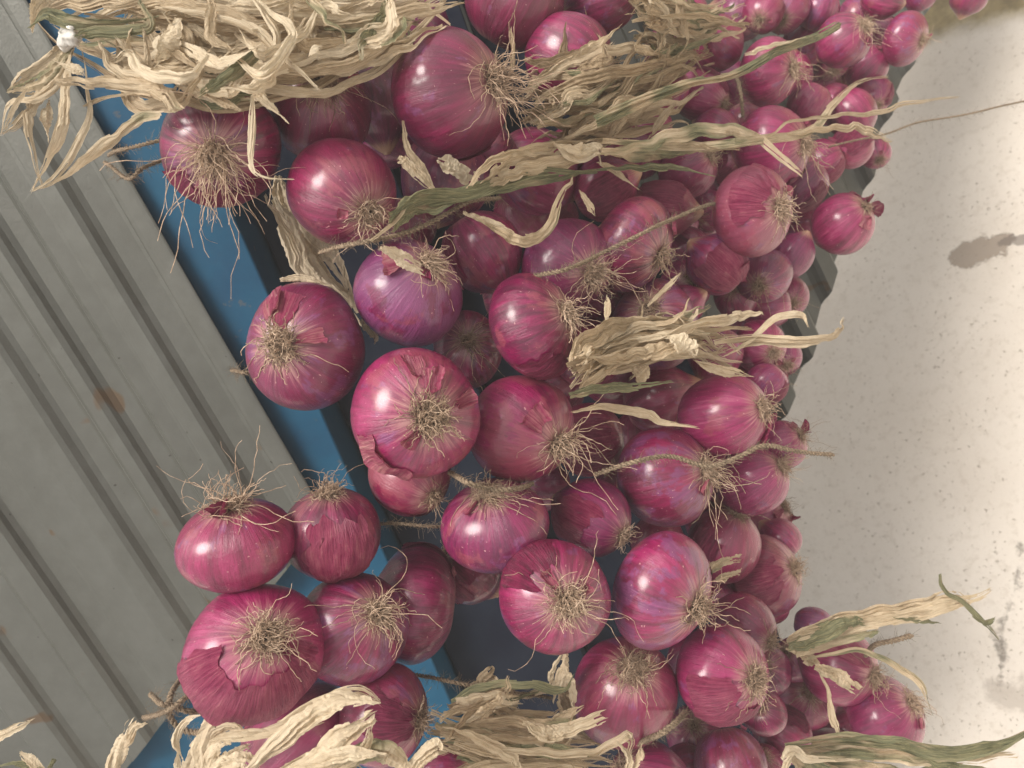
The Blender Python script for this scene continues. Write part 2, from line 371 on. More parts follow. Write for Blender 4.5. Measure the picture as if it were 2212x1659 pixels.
def build_onion(d):
    op = d['op']; r = np.random.default_rng(1000 + d['i'])
    z = d['z']; cx, cy, rx, ry = d['cx'], d['cy'], d['rx'], d['ry']
    back = op.get('back', False)
    if d['rt'] is None: rt = (cx + rx * math.cos(d['i'] * 2.4), cy - ry * math.sin(d['i'] * 2.4))
    else: rt = d['rt']
    o = np.array([rt[0] - cx, -(rt[1] - cy)]); L = np.linalg.norm(o)
    u = o / L if L > 1 else np.array([1., 0.])
    eu = math.hypot(rx * u[0], ry * u[1]); ep = math.hypot(rx * u[1], ry * u[0])
    cap = 1.0 if d['rt'] is None else .90
    ax = .86; s = min(cap, L / (.93 * ax * ep)); s = max(s, .02)
    c = math.sqrt(max(0, 1 - s * s))
    if s > .45:
        ax = math.sqrt(max(.3, ((eu / ep) ** 2 - c * c)) / (s * s)); ax = min(1.1, max(.66, ax)); b = 1.0
        s = min(cap, L / (.93 * ax * ep)); c = math.sqrt(max(0, 1 - s * s))
    else:
        b = math.sqrt(max(.5, ((eu / ep) ** 2 - ax * ax * s * s) / max(.1, c * c))); b = min(1.15, max(.84, b))
    if back: c = -c
    A = Vector((u[0] * s, u[1] * s, c))
    # allow for the oblique line of sight away from the middle of the picture
    view = Vector(((cx - CX) / FP, -(cy - CY) / FP, -1)).normalized()
    q = Vector((0, 0, -1)).rotation_difference(view); A = (q @ A).normalized()
    X = A.cross(view); X = X.normalized() if X.length > 1e-3 else Vector((1, 0, 0))
    Y = A.cross(X).normalized(); X = Y.cross(A)
    R = ep * .965 * z / FP
    Mc = Matrix((X, Y, A)).transposed()           # local -> camera
    Mw = M3 @ Mc
    pos = Vector(W(cx, cy, z))
    e = empty('onion', pos, d['lab'], 'onion', 'red onions strung up against the metal')
    e.rotation_mode = 'QUATERNION'; e.rotation_quaternion = Mw.to_quaternion(); e.scale = (R, R, R)
    sh = Shape(b, ax, r)
    big = rx > 85
    nf, nt_ = (88, 52) if big else (56, 34)
    f = np.linspace(0, 2 * np.pi, nf, endpoint=False)[:, None]; t = np.linspace(.015, np.pi, nt_)[None, :]
    V = sh.at(f + 0 * t, t + 0 * f)
    bo = mesh('bulb', V.reshape(-1, 3), gridfaces(nf, nt_, True), MO, e)
    tag(bo, axial=float(ax), seed=float(r.random()), purple=float(op.get('pu', max(0, r.uniform(-.8, 1)))), rusty=float(op.get('ru', max(0, r.uniform(-1.2, 1)))), tone=float(op.get('tone', r.uniform(-.4, .4)) + (.35 if z > .62 else 0)), violet=float(op.get('vio', r.uniform(-.3, .5))), brown=float(op.get('br', r.uniform(-.5, .3))))  # far bulbs get a paler tone, distant veil put into the colour
    ML3 = np.array(Mc).T
    grav = ML3 @ -np.array(UPC)
    if d['rt'] is not None and not op.get('noroots'):
        sw = op.get('sw'); swv = np.zeros(3)
        if sw: swv = ML3 @ np.array([sw[0], -sw[1], .12])
        make_roots(sh, e, r, int(op.get('rn', 62 if big else 40)), op.get('rl', .62), swv, grav, op.get('fz', 1.0), op.get('spr', 1.0))
    ns = op.get('sk', 1 if r.random() < .32 else 0)
    for k in range(ns):
        f0 = op.get('skf', r.uniform(0, 6.28)) + k * 2.2; wd = op.get('skw', r.uniform(.7, 2.2))
        t0 = op.get('skt', r.uniform(.35, 1.1))
        skin_patch(sh, e, r, f0, f0 + wd, t0, min(3.0, t0 + op.get('skl', r.uniform(.8, 1.7))), lift=op.get('lift', .035), pale=op.get('pale', r.uniform(-.3, .6)), roll=op.get('roll', 0.))
    # small papery flakes
    for k in range(int(op.get('fl', r.integers(0, 2)))):
        f0 = r.uniform(0, 6.28); t0 = r.uniform(.25, .6)
        skin_patch(sh, e, r, f0, f0 + r.uniform(.25, .6), t0, t0 + r.uniform(.15, .45), lift=.12, pale=.9, jagged=.08, name='skin_flake')
    # image-space flaps given as direction (where on the visible disc) -> local coordinates
    for (dx, dy, wf, wt_, lift, pale) in op.get('flap', []):
        pc = Vector((dx, -dy, math.sqrt(max(.02, 1 - dx * dx - dy * dy)))); pl = Mc.transposed() @ pc
        tt = math.acos(max(-1, min(1, pl.z))); ff = math.atan2(pl.y, pl.x)
        skin_patch(sh, e, r, ff - wf / 2, ff + wf / 2, max(.1, tt - wt_ / 2), min(3.0, tt + wt_ / 2), lift=lift, pale=pale, jagged=.10)
    ONIONS.append((e, pos, R))

rows = [
 (478,318,138,122,(460,330),0,dict(rl=1.2,rn=110,sw=(.12,1.3),tone=-.3,vio=.3,sk=1,fl=0),'dark onion below the tangled leaves, long roots hanging past its lower rim'),
 (690,235,118,104,(695,185),.4,dict(rl=.75,rn=60,sw=(.7,.7),tone=-.5,vio=.3),'dusky onion under the leaf tangle, roots combed down to the right'),
 (738,415,130,108,(792,455),.15,dict(rl=.55,rn=62,tone=-.1,br=.3,sw=(-.2,.3)),'rosy onion squeezed below the dusky one, root tuft at its lower right'),
 (972,205,126,140,(1062,175),0,dict(rl=1.15,rn=85,sw=(.8,.55),tone=-.4,vio=.1,fl=0,sk=1,skf=3.0,skt=1.3),'big upright dark onion near the top with a long tuft streaming right'),
 (700,40,110,75,None,2,dict(tone=.2),'crimson onion mostly buried in the tangled dry leaves'),
 (900,55,95,62,None,2,dict(tone=-.3),'shaded onion between leaf tangle and the dark hanging onion above'),
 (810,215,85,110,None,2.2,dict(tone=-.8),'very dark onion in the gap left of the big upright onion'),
 (1110,0,112,102,None,1.2,dict(tone=-.8,vio=.1,sk=0,fl=0),'dark plum onion cut off by the top edge of the picture, largest there'),
 (1300,-8,82,78,None,1.2,dict(tone=-.4,sk=0),'plum onion cut off at the top edge, right of the larger dark one'),
 (1228,125,98,95,(1318,160),.7,dict(rl=.4,rn=32,tone=0,sk=1),'ridged onion just above the leaf spray, small root knot on its right'),
 (1155,372,105,88,(1075,330),1.6,dict(rl=.4,tone=.3,br=.3,rn=40),'pinkish onion behind the green twisted stems in the middle'),
 (960,385,100,100,None,1.8,dict(tone=-.2,br=.3),'dark red onion in shadow with a whitish papery tear'),
 (1305,408,74,68,None,1.0,dict(tone=-.1,vio=.4,sk=1),'small smooth onion tucked under the green stems'),
 (1135,460,80,62,(1100,420),1.9,dict(tone=.1,rn=30),'half hidden small onion under the bent leaf'),
 (1042,545,88,92,None,.9,dict(tone=0,br=.2,sk=1,skw=2.5),'matte rosy onion behind the purple one with twine above it'),
 (882,632,128,108,(925,572),0,dict(rl=.55,rn=60,tone=-.1,vio=1.2,sw=(.5,.2),flap=[(-.15,-.45,.7,.35,.10,1.0),(.45,-.35,.8,.35,.05,.2)]),'glossy violet onion with a curled tan flake at its crown'),
 (662,750,132,140,(612,745),0,dict(rl=.50,rn=88,fz=1.3,tone=-.35,vio=.5,flap=[(-.2,-.5,.8,.7,.05,.5)],fl=2,sw=(.25,.15)),'round onion facing out alone before the blue beam, fuzzy root plate'),
 (898,893,142,148,(925,898),0,dict(rl=.42,rn=92,fz=1.2,tone=.15,vio=.2,flap=[(.35,-.5,.5,.4,.10,.6),(-.45,.72,1.1,.45,.10,.9)],fl=3),'largest central onion with roots facing the viewer and torn tan skin below'),
 (1010,755,78,98,(1010,735),1.3,dict(rl=.8,rn=46,tone=-.3,sw=(.4,.3)),'shaded onion in the gap under the violet onion, wiry roots over it'),
 (1153,703,90,122,(1240,668),.1,dict(rl=.62,rn=55,sw=(.35,.8),tone=-.15,br=.1,sk=1,fl=0,vio=-.3),'tall smooth onion in the centre, roots along its right side'),
 (1125,925,113,126,(1200,960),.15,dict(rl=.85,rn=60,sw=(.6,.35),tone=.25,br=.5,vio=-.3),'light pink onion right of the largest one, roots spraying to lower right'),
 (1272,950,80,82,None,1.3,dict(tone=-.1,sk=1),'small papery onion half behind the light pink onion'),
 (885,1025,102,80,(935,1072),1.0,dict(rl=.45,rn=40,tone=0,br=.4,sw=(-.5,.2)),'reddish onion peeping out below the largest central onion'),
 (1070,1134,120,98,(1055,1070),.1,dict(rl=.62,rn=50,tone=.0,vio=.2,sw=(.1,.6)),'squat onion with twine and roots lying over its crown'),
 (1277,1118,90,84,(1345,1155),.6,dict(rl=.32,rn=38,tone=.15,vio=-.3,sk=1),'bright crimson onion between two glossy ones, tiny root knot'),
 (1437,1030,104,116,(1530,1010),.1,dict(rl=.75,rn=70,sw=(.35,1.0),tone=-.1,vio=.6),'glossy purple onion crossed by the long twine, roots drooping from its right'),
 (1430,1275,105,136,(1500,1310),0,dict(rl=.5,rn=62,tone=.2,vio=.7,fz=1.1),'tall shiny onion with violet sheen, right of the spidery rooted one'),
 (1198,1288,130,121,(1222,1300),0,dict(rl=.72,rn=85,fz=1.25,tone=0,vio=.2,fl=2,sw=(0,.12)),'broad onion facing out with a spidery tangle of pale roots'),
 (1348,1495,120,106,(1368,1452),.6,dict(rl=.5,rn=90,spr=1.6,tone=.1,vio=.1,sw=(.15,.25)),'onion with a wide combed root fan, under the tall shiny one'),
 (1560,1455,100,110,(1625,1465),.1,dict(rl=.45,rn=70,fz=1.2,tone=.5,vio=.2,sk=1,fl=0),'magenta onion at lower right with a round root mat on its right'),
 (512,1175,128,104,(495,1088),0,dict(rl=.85,rn=80,fz=1.0,tone=.1,vio=.3,sw=(.35,-.25),fl=0,sk=0,flap=[(-.1,-.86,.6,.4,.3,.2)]),'onion against the grey sheet with roots standing up in a crest'),
 (718,1152,110,102,(708,1062),.4,dict(rl=.55,rn=75,fz=1.4,tone=-.3,br=.2,sk=1,sw=(0,-.3)),'dark papery onion beside the crested one, upright bristly roots'),
 (551,1406,148,156,(568,1380),0,dict(rl=.46,rn=85,fz=1.1,tone=.5,br=-.4,vio=-.2,fl=0,sk=0,sw=(.2,.15),flap=[(.15,.52,2.6,1.0,.04,.45),(.72,-.25,.6,.8,.10,.15)]),'largest lower onion with brick coloured outer skin split off below its roots'),
 (763,1357,110,128,(812,1328),-.25,dict(rl=.8,rn=70,tone=0,vio=.5,sw=(-.15,.35)),'onion with dishevelled roots wedged right of the largest lower onion'),
 (897,1303,98,133,None,0,dict(tone=.1,br=0,vio=-.5,sk=1,skw=1.0),'smooth crimson onion on its side left of the dark blue gap'),
 (1012,1232,76,72,(960,1190),1.0,dict(rl=.4,rn=16,tone=-.7,br=.3,sk=2),'small brownish shell onion hanging above the dark blue gap'),
 (830,1545,96,112,(915,1560),.7,dict(rl=.4,rn=50,tone=.0,br=.2),'dull rosy onion at the bottom with thick roots on its right'),
 (655,1600,145,118,None,1.0,dict(tone=.1,br=.3),'wide onion cut by the bottom edge behind pale leaves'),
 (945,1660,62,62,None,1.0,dict(tone=.2,br=.3),'small red onion at the bottom edge among straw'),
 (1405,1695,96,90,(1350,1660),.0,dict(tone=.0,rn=30),'onion rising from the bottom edge right of the straw'),
 (1578,1655,82,82,None,.4,dict(tone=-.4,vio=.6,sk=0),'smooth mauve onion at the bottom edge near the green leaves'),
 (1498,1585,62,62,(1500,1568),1.6,dict(rl=.6,tone=-.2),'shadowed onion under the magenta one, roots in the gap'),
 (1562,1178,78,86,(1592,1112),.9,dict(rl=.45,rn=45,tone=-.2,vio=.1),'dusky onion under the drooping roots, two cut leaves across it'),
 (1655,1242,74,90,(1725,1225),.9,dict(rl=.5,rn=36,tone=-.3,vio=.3,sk=1,skf=1.0,br=.2),'mauve onion on the edge before the pale ground, wispy roots'),
 (1605,1350,82,62,(1685,1395),.7,dict(rl=.55,rn=50,tone=-.2,br=.2),'wrinkled onion over the magenta one, rough skin rim'),
 (1562,895,104,92,(1640,880),.0,dict(rl=.5,rn=55,tone=.7,vio=-.2,sw=(.1,.9),flap=[(.9,.3,.7,.7,.15,.1)]),'pale pink glossy onion before the ground with ragged peel'),
 (1625,1040,82,72,(1695,1000),.8,dict(rl=.6,rn=50,tone=.2,sw=(.6,.2)),'lilac onion below the pale pink one, twine across it'),
 (1648,1115,58,62,(1700,1090),1.6,dict(rl=.6,tone=.2,br=.3,flap=[(.9,.3,.8,.8,.35,.0)]),'small onion with a red peel sticking into the bright ground'),
 (1553,1292,52,48,None,1.9,dict(tone=-.1),'small red onion deep between tall shiny and wrinkled onions'),
 (1368,528,74,114,(1440,560),.1,dict(rl=.55,rn=36,tone=-.2,vio=.5,sk=0),'narrow violet striped onion crossed by frayed twine'),
 (1226,572,76,108,(1275,590),.6,dict(rl=.75,rn=75,fz=1.2,tone=-.1,sw=(.6,.1)),'onion behind frayed twine with a brushy tangle of roots'),
 (1430,452,76,66,None,1.1,dict(tone=.5,br=.9),'orange pink onion shining behind the violet striped one'),
 (1625,457,81,100,(1682,452),0,dict(rl=.6,rn=52,tone=.3,br=.8,vio=1.0,flap=[(-.2,-.3,1.8,.9,.03,.35)]),'onion with brown outer skin peeled back over a violet patch'),
 (1485,368,64,64,(1540,335),.5,dict(rl=.6,tone=.0),'small shiny onion left of the onion with peeled brown skin'),
 (1668,320,80,90,(1738,310),.5,dict(rl=.7,rn=50,tone=-.1,sw=(.5,.8),sk=1),'onion with a translucent rim of skin above the brown peeled one'),
 (1405,278,56,46,None,1.4,dict(tone=.9),'bright pink onion glowing behind leaf tips'),
 (1545,92,66,58,(1500,60),.8,dict(tone=.1,rn=24),'onion under the thick stem near the top'),
 (1660,155,62,74,(1732,150),.2,dict(rl=.7,rn=50,tone=.1,sw=(.3,.5)),'upright onion crossed by the thick green stem'),
 (1748,228,46,50,None,.9,dict(tone=.2),'small pale streaked onion beside the hollow shell'),
 (1775,180,52,46,None,1.6,dict(tone=.4,br=.5),'hollow red onion shell opened towards the viewer'),
 (1822,88,58,60,(1860,60),.2,dict(rl=.75,rn=60,tone=-.2,vio=.3,sw=(.4,.5)),'onion at upper right with bristling roots over its side'),
 (1955,84,42,60,(1992,90),0,dict(rl=.35,rn=26,tone=.1,sk=0),'lone onion hanging furthest out at the upper right'),
 (1768,22,44,46,None,.7,dict(tone=.2,sk=1),'pink onion with pointed dry tip at the top edge'),
 (1698,22,50,46,(1690,40),.7,dict(rl=.5,tone=.2),'onion with a grey root clump at the top edge'),
 (1905,-2,46,42,None,.3,dict(tone=-.2),'mauve onion cut by the top edge above the bristling roots'),
 (1988,-10,36,34,None,.3,dict(tone=-.2),'second last little onion along the top edge'),
 (2092,-4,40,34,None,0,dict(tone=-.3),'last little onion along the top edge, over the tan dirt'),
 (1512,205,66,58,(1585,235),.9,dict(rl=.5,tone=.2),'onion just under the thick green stem, left part'),
 (1548,282,56,46,(1590,300),1.1,dict(rl=.5,tone=.1),'onion between the long leaf and the thick stem'),
 (1840,245,50,58,None,.7,dict(tone=-.1,sk=1),'onion beside the white twisted leaf on the far string'),
 (1838,318,52,42,(1800,345),.9,dict(rl=.5,tone=.2,br=.4),'pale papery onion below the white twisted leaf'),
 (1868,145,48,50,None,1.0,dict(tone=-.2),'shadowed onion behind the bristling roots'),
 (1820,484,62,72,(1872,442),0,dict(rl=.35,rn=16,tone=.1,br=0,vio=-.4,sk=0,flap=[(.72,-.72,1.4,1.0,.35,.1)]),'clean rosy onion jutting over the ground with a folded peel'),
 (1548,572,68,68,None,.6,dict(tone=.0,vio=.8,sk=1,flap=[(.8,.3,1.0,.7,.15,.3)]),'violet onion with split pink skin left of the wispy roots'),
 (1650,595,62,56,(1640,615),1.0,dict(rl=.8,rn=46,tone=-.2,sw=(.4,.5)),'dusty onion veiled in fine wispy roots'),
 (1712,552,44,54,None,1.1,dict(tone=-.1),'narrow onion behind the clean rosy one'),
 (1655,662,62,50,None,1.1,dict(tone=.2),'smooth lilac onion above the pale leaf spray'),
 (1415,703,102,74,(1400,668),.8,dict(rl=.3,rn=40,tone=-.1,vio=.8,br=.4),'onion with dark violet patch above the pale leaf spray'),
 (1640,748,58,60,(1668,762),1.0,dict(rl=.5,tone=.2),'lilac onion behind the tips of the pale leaf spray'),
 (1545,762,62,62,None,1.3,dict(tone=.0,vio=.5),'onion hidden behind the middle of the pale leaf spray'),
 (1425,862,82,78,None,1.9,dict(tone=-.3),'dark onion deep in shade under the leaf spray'),
 (1812,1440,82,84,(1880,1455),.1,dict(rl=.6,rn=44,tone=.1,sw=(.1,.7)),'shiny onion under the forked green leaves at lower right'),
 (1912,1545,72,94,(1972,1515),.3,dict(rl=.45,rn=40,tone=.2,vio=.2,sw=(.4,.5)),'outermost lower right onion beside the pale ground'),
 (1738,1500,70,74,(1752,1492),.8,dict(rl=.5,rn=60,fz=1.2,tone=-.1,br=.4,sw=(.2,.3)),'brownish onion with a matted root disc, right of the magenta one'),
 (1830,1580,70,60,None,1.4,dict(tone=.1,sk=2),'onion in shade above the bottom green leaves'),
 (1758,1350,44,40,None,1.3,dict(tone=.2,vio=1.2),'small violet onion peeking over the broad tan leaf'),
 (1690,1585,64,64,(1640,1560),1.2,dict(rl=.6,tone=0,sk=1),'papery onion between mauve and outermost onions'),
 (1795,1640,80,60,(1845,1620),1.4,dict(rl=.5,tone=0),'onion behind the green leaves on the bottom edge'),
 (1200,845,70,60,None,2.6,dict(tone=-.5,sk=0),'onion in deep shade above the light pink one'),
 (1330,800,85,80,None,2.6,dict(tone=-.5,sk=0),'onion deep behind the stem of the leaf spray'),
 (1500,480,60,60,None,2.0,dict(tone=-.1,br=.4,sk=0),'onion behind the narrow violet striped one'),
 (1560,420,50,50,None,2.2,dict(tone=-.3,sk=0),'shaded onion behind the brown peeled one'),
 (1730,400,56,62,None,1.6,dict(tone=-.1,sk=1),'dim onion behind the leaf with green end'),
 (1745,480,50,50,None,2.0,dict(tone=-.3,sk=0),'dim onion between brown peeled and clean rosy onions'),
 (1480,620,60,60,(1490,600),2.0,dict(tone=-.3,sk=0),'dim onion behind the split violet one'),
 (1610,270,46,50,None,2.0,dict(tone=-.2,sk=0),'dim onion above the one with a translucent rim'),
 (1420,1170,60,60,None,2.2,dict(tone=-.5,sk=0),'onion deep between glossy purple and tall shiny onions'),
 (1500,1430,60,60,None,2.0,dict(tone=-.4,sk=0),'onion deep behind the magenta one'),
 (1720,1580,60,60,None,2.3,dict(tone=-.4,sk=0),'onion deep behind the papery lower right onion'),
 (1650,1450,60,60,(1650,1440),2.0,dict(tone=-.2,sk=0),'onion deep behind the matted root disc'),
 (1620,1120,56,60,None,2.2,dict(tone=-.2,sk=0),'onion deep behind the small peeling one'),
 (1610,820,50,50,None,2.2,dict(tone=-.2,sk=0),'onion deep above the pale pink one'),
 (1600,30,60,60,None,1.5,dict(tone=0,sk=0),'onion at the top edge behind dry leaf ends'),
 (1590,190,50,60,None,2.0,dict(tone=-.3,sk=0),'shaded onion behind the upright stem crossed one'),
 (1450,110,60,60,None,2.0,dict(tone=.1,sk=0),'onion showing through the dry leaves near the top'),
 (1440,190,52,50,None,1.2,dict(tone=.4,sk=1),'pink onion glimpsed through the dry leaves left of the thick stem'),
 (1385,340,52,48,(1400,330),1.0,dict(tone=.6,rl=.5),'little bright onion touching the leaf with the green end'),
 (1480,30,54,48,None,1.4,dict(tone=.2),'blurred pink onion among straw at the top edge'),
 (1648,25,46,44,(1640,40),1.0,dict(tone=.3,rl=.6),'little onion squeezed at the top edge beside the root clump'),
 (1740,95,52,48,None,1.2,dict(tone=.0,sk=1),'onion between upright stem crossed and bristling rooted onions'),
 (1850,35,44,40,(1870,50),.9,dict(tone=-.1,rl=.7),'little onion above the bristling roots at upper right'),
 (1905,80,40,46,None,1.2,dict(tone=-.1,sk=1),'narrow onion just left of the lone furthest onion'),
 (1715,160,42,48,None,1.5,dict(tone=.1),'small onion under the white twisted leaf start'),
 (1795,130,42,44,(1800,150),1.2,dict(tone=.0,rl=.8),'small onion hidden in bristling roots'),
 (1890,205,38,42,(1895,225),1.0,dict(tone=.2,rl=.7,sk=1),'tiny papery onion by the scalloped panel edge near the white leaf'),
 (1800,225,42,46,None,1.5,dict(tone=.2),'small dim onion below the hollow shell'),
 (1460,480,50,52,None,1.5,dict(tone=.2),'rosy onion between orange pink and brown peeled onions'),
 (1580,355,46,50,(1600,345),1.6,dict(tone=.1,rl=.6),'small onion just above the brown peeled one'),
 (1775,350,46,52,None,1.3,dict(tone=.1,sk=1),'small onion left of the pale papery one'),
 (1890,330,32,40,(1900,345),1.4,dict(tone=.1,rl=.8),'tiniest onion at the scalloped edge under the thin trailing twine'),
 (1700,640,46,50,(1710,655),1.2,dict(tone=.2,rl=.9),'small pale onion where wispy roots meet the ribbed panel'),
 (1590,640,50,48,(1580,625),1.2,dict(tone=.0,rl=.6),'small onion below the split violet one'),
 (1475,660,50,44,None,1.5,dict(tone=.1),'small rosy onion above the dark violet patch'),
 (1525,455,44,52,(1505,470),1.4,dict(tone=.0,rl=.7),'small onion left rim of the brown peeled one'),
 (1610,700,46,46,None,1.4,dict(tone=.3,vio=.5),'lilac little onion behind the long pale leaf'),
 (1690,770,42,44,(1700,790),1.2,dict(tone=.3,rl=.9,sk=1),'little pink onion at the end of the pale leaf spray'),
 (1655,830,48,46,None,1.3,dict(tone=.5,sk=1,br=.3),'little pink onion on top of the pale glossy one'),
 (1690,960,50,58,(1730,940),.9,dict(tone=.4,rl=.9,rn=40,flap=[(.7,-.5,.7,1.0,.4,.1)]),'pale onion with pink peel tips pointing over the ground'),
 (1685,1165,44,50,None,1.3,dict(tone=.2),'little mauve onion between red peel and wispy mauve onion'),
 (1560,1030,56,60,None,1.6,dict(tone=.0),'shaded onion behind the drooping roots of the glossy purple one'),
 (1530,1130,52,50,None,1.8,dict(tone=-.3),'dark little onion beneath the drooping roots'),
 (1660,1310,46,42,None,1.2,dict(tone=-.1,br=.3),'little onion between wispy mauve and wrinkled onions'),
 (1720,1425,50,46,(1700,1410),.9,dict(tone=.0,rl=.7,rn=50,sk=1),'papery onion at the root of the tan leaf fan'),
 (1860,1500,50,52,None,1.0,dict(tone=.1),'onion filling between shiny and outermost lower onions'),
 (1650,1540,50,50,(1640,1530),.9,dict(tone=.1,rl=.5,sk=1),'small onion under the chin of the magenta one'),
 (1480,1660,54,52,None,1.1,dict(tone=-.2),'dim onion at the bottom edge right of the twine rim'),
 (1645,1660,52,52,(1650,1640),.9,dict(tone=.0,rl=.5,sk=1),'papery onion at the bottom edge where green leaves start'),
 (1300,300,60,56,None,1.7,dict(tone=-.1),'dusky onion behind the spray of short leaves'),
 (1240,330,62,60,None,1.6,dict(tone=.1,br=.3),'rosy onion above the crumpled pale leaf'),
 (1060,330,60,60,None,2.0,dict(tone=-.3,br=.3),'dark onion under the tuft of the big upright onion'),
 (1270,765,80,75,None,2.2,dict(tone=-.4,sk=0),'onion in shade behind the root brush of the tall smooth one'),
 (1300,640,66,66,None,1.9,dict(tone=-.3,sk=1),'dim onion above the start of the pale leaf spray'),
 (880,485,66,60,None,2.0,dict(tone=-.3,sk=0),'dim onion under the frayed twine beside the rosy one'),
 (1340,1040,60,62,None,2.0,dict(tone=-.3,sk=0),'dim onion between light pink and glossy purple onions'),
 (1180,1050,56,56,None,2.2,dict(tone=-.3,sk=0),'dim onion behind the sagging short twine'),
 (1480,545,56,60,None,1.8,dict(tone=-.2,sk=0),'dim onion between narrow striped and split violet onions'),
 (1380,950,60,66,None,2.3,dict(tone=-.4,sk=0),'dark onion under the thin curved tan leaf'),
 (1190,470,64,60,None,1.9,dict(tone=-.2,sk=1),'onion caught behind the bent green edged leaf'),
 (1090,640,50,60,None,2.4,dict(tone=-.5,sk=0),'very dark onion right of the violet one'),
 (840,300,60,70,None,2.6,dict(tone=-.5,sk=0),'very dark onion behind the curled leaf by the upright onion'),
]
place_onions(rows)

# ---------------------------------------------------------------- dry leaves, stems, twine
def leaf_mesh(path, width, r, parent, org, name='leaf', curl=.6, twist=None, tone=0., green=0., taper=(.5, .35), seg=34, ripple=.45, face=None):
    P = catmull(path, seg); n = seg; m = 9
    # stray wobble
    L = np.linalg.norm(np.diff(P, axis=0), axis=1).sum()
    s = np.linspace(0, 1, n)
    for _ in range(3):
        k = r.uniform(1.5, 7); P = P + np.outer(np.sin(s * k * 2 * np.pi + r.uniform(0, 6.28)), r.normal(0, 1, 3)) * L * .006 * ripple
    T = np.gradient(P, axis=0); T /= np.linalg.norm(T, axis=1, keepdims=True) + 1e-12
    toc = CLN - P; toc /= np.linalg.norm(toc, axis=1, keepdims=True)
    if face is not None: toc = np.tile(face, (n, 1))
    A = np.cross(T, toc); A /= np.linalg.norm(A, axis=1, keepdims=True) + 1e-9
    N = np.cross(A, T)
    tw = r.uniform(-.6, .6) + (r.uniform(-1.6, 1.6) if twist is None else twist) * (s - .5) * 2 + .25 * np.sin(s * r.uniform(3, 9) + r.uniform(0, 6))
    wv = .80 * width * (taper[0] + (1 - taper[0]) * sstep(s, 0, .25)) * (taper[1] + (1 - taper[1]) * sstep(1 - s, 0, .35))
    jn = r.normal(0, 1, n); jn = (jn + np.roll(jn, 1)) / 2; wv = wv * (1 + .12 * np.sin(s * r.uniform(4, 11) + r.uniform(0, 6)) + .05 * jn)
    x = np.linspace(-1, 1, m)
    cu = .30 * curl * (1 + .45 * np.sin(s * r.uniform(3, 9) + r.uniform(0, 6)))
    th = cu[:, None] * x[None, :] * 1.5
    lx = np.sin(th) / np.maximum(1e-3, cu[:, None] * 1.5); ly = (1 - np.cos(th)) / np.maximum(1e-3, cu[:, None] * 1.5)
    fl = r.normal(0, .11, m)[None, :] * (1 + .6 * np.sin(s * r.uniform(3, 9))[:, None]); ly = ly + .07 * np.sin(x * r.uniform(5, 8) + r.uniform(0, 6))[None, :] + fl
    ca, sa = np.cos(tw)[:, None, None], np.sin(tw)[:, None, None]
    D1 = A[:, None, :] * ca + N[:, None, :] * sa; D2 = -A[:, None, :] * sa + N[:, None, :] * ca
    V = P[:, None, :] + wv[:, None, None] * (lx[..., None] * D1 - ly[..., None] * D2)
    V = V + r.normal(0, width * .035, V.shape)
    # ragged ends
    rg = r.normal(0, .35, m) * width; V[-1] += T[-1] * rg[:, None]; V[-2] += T[-1] * rg[:, None] * .5
    uv = np.stack(np.broadcast_arrays((x[None, :] + 1) / 2, s[:, None] * L / .05), -1)
    keep = np.ones((n - 1, m - 1), bool)        # splits running in from the torn ends
    for _ in range(r.integers(1, 4)):
        keep[n - 1 - r.integers(2, n // 3):, r.integers(1, m - 2)] = False
    if r.random() < .6: keep[:r.integers(1, n // 4), r.integers(1, m - 2)] = False
    for c_ in (0, m - 2):
        a_ = r.integers(0, n - 6)
        if r.random() < .5: keep[a_:a_ + r.integers(2, 6), c_] = False
    o = mesh(name, (V - org).reshape(-1, 3), gridfaces(n, m)[keep.ravel()], ML, parent, uv=uv.reshape(-1, 2), smooth=False)
    tag(o, seed=float(r.random()), tone=float(tone), green=float(green)); return o

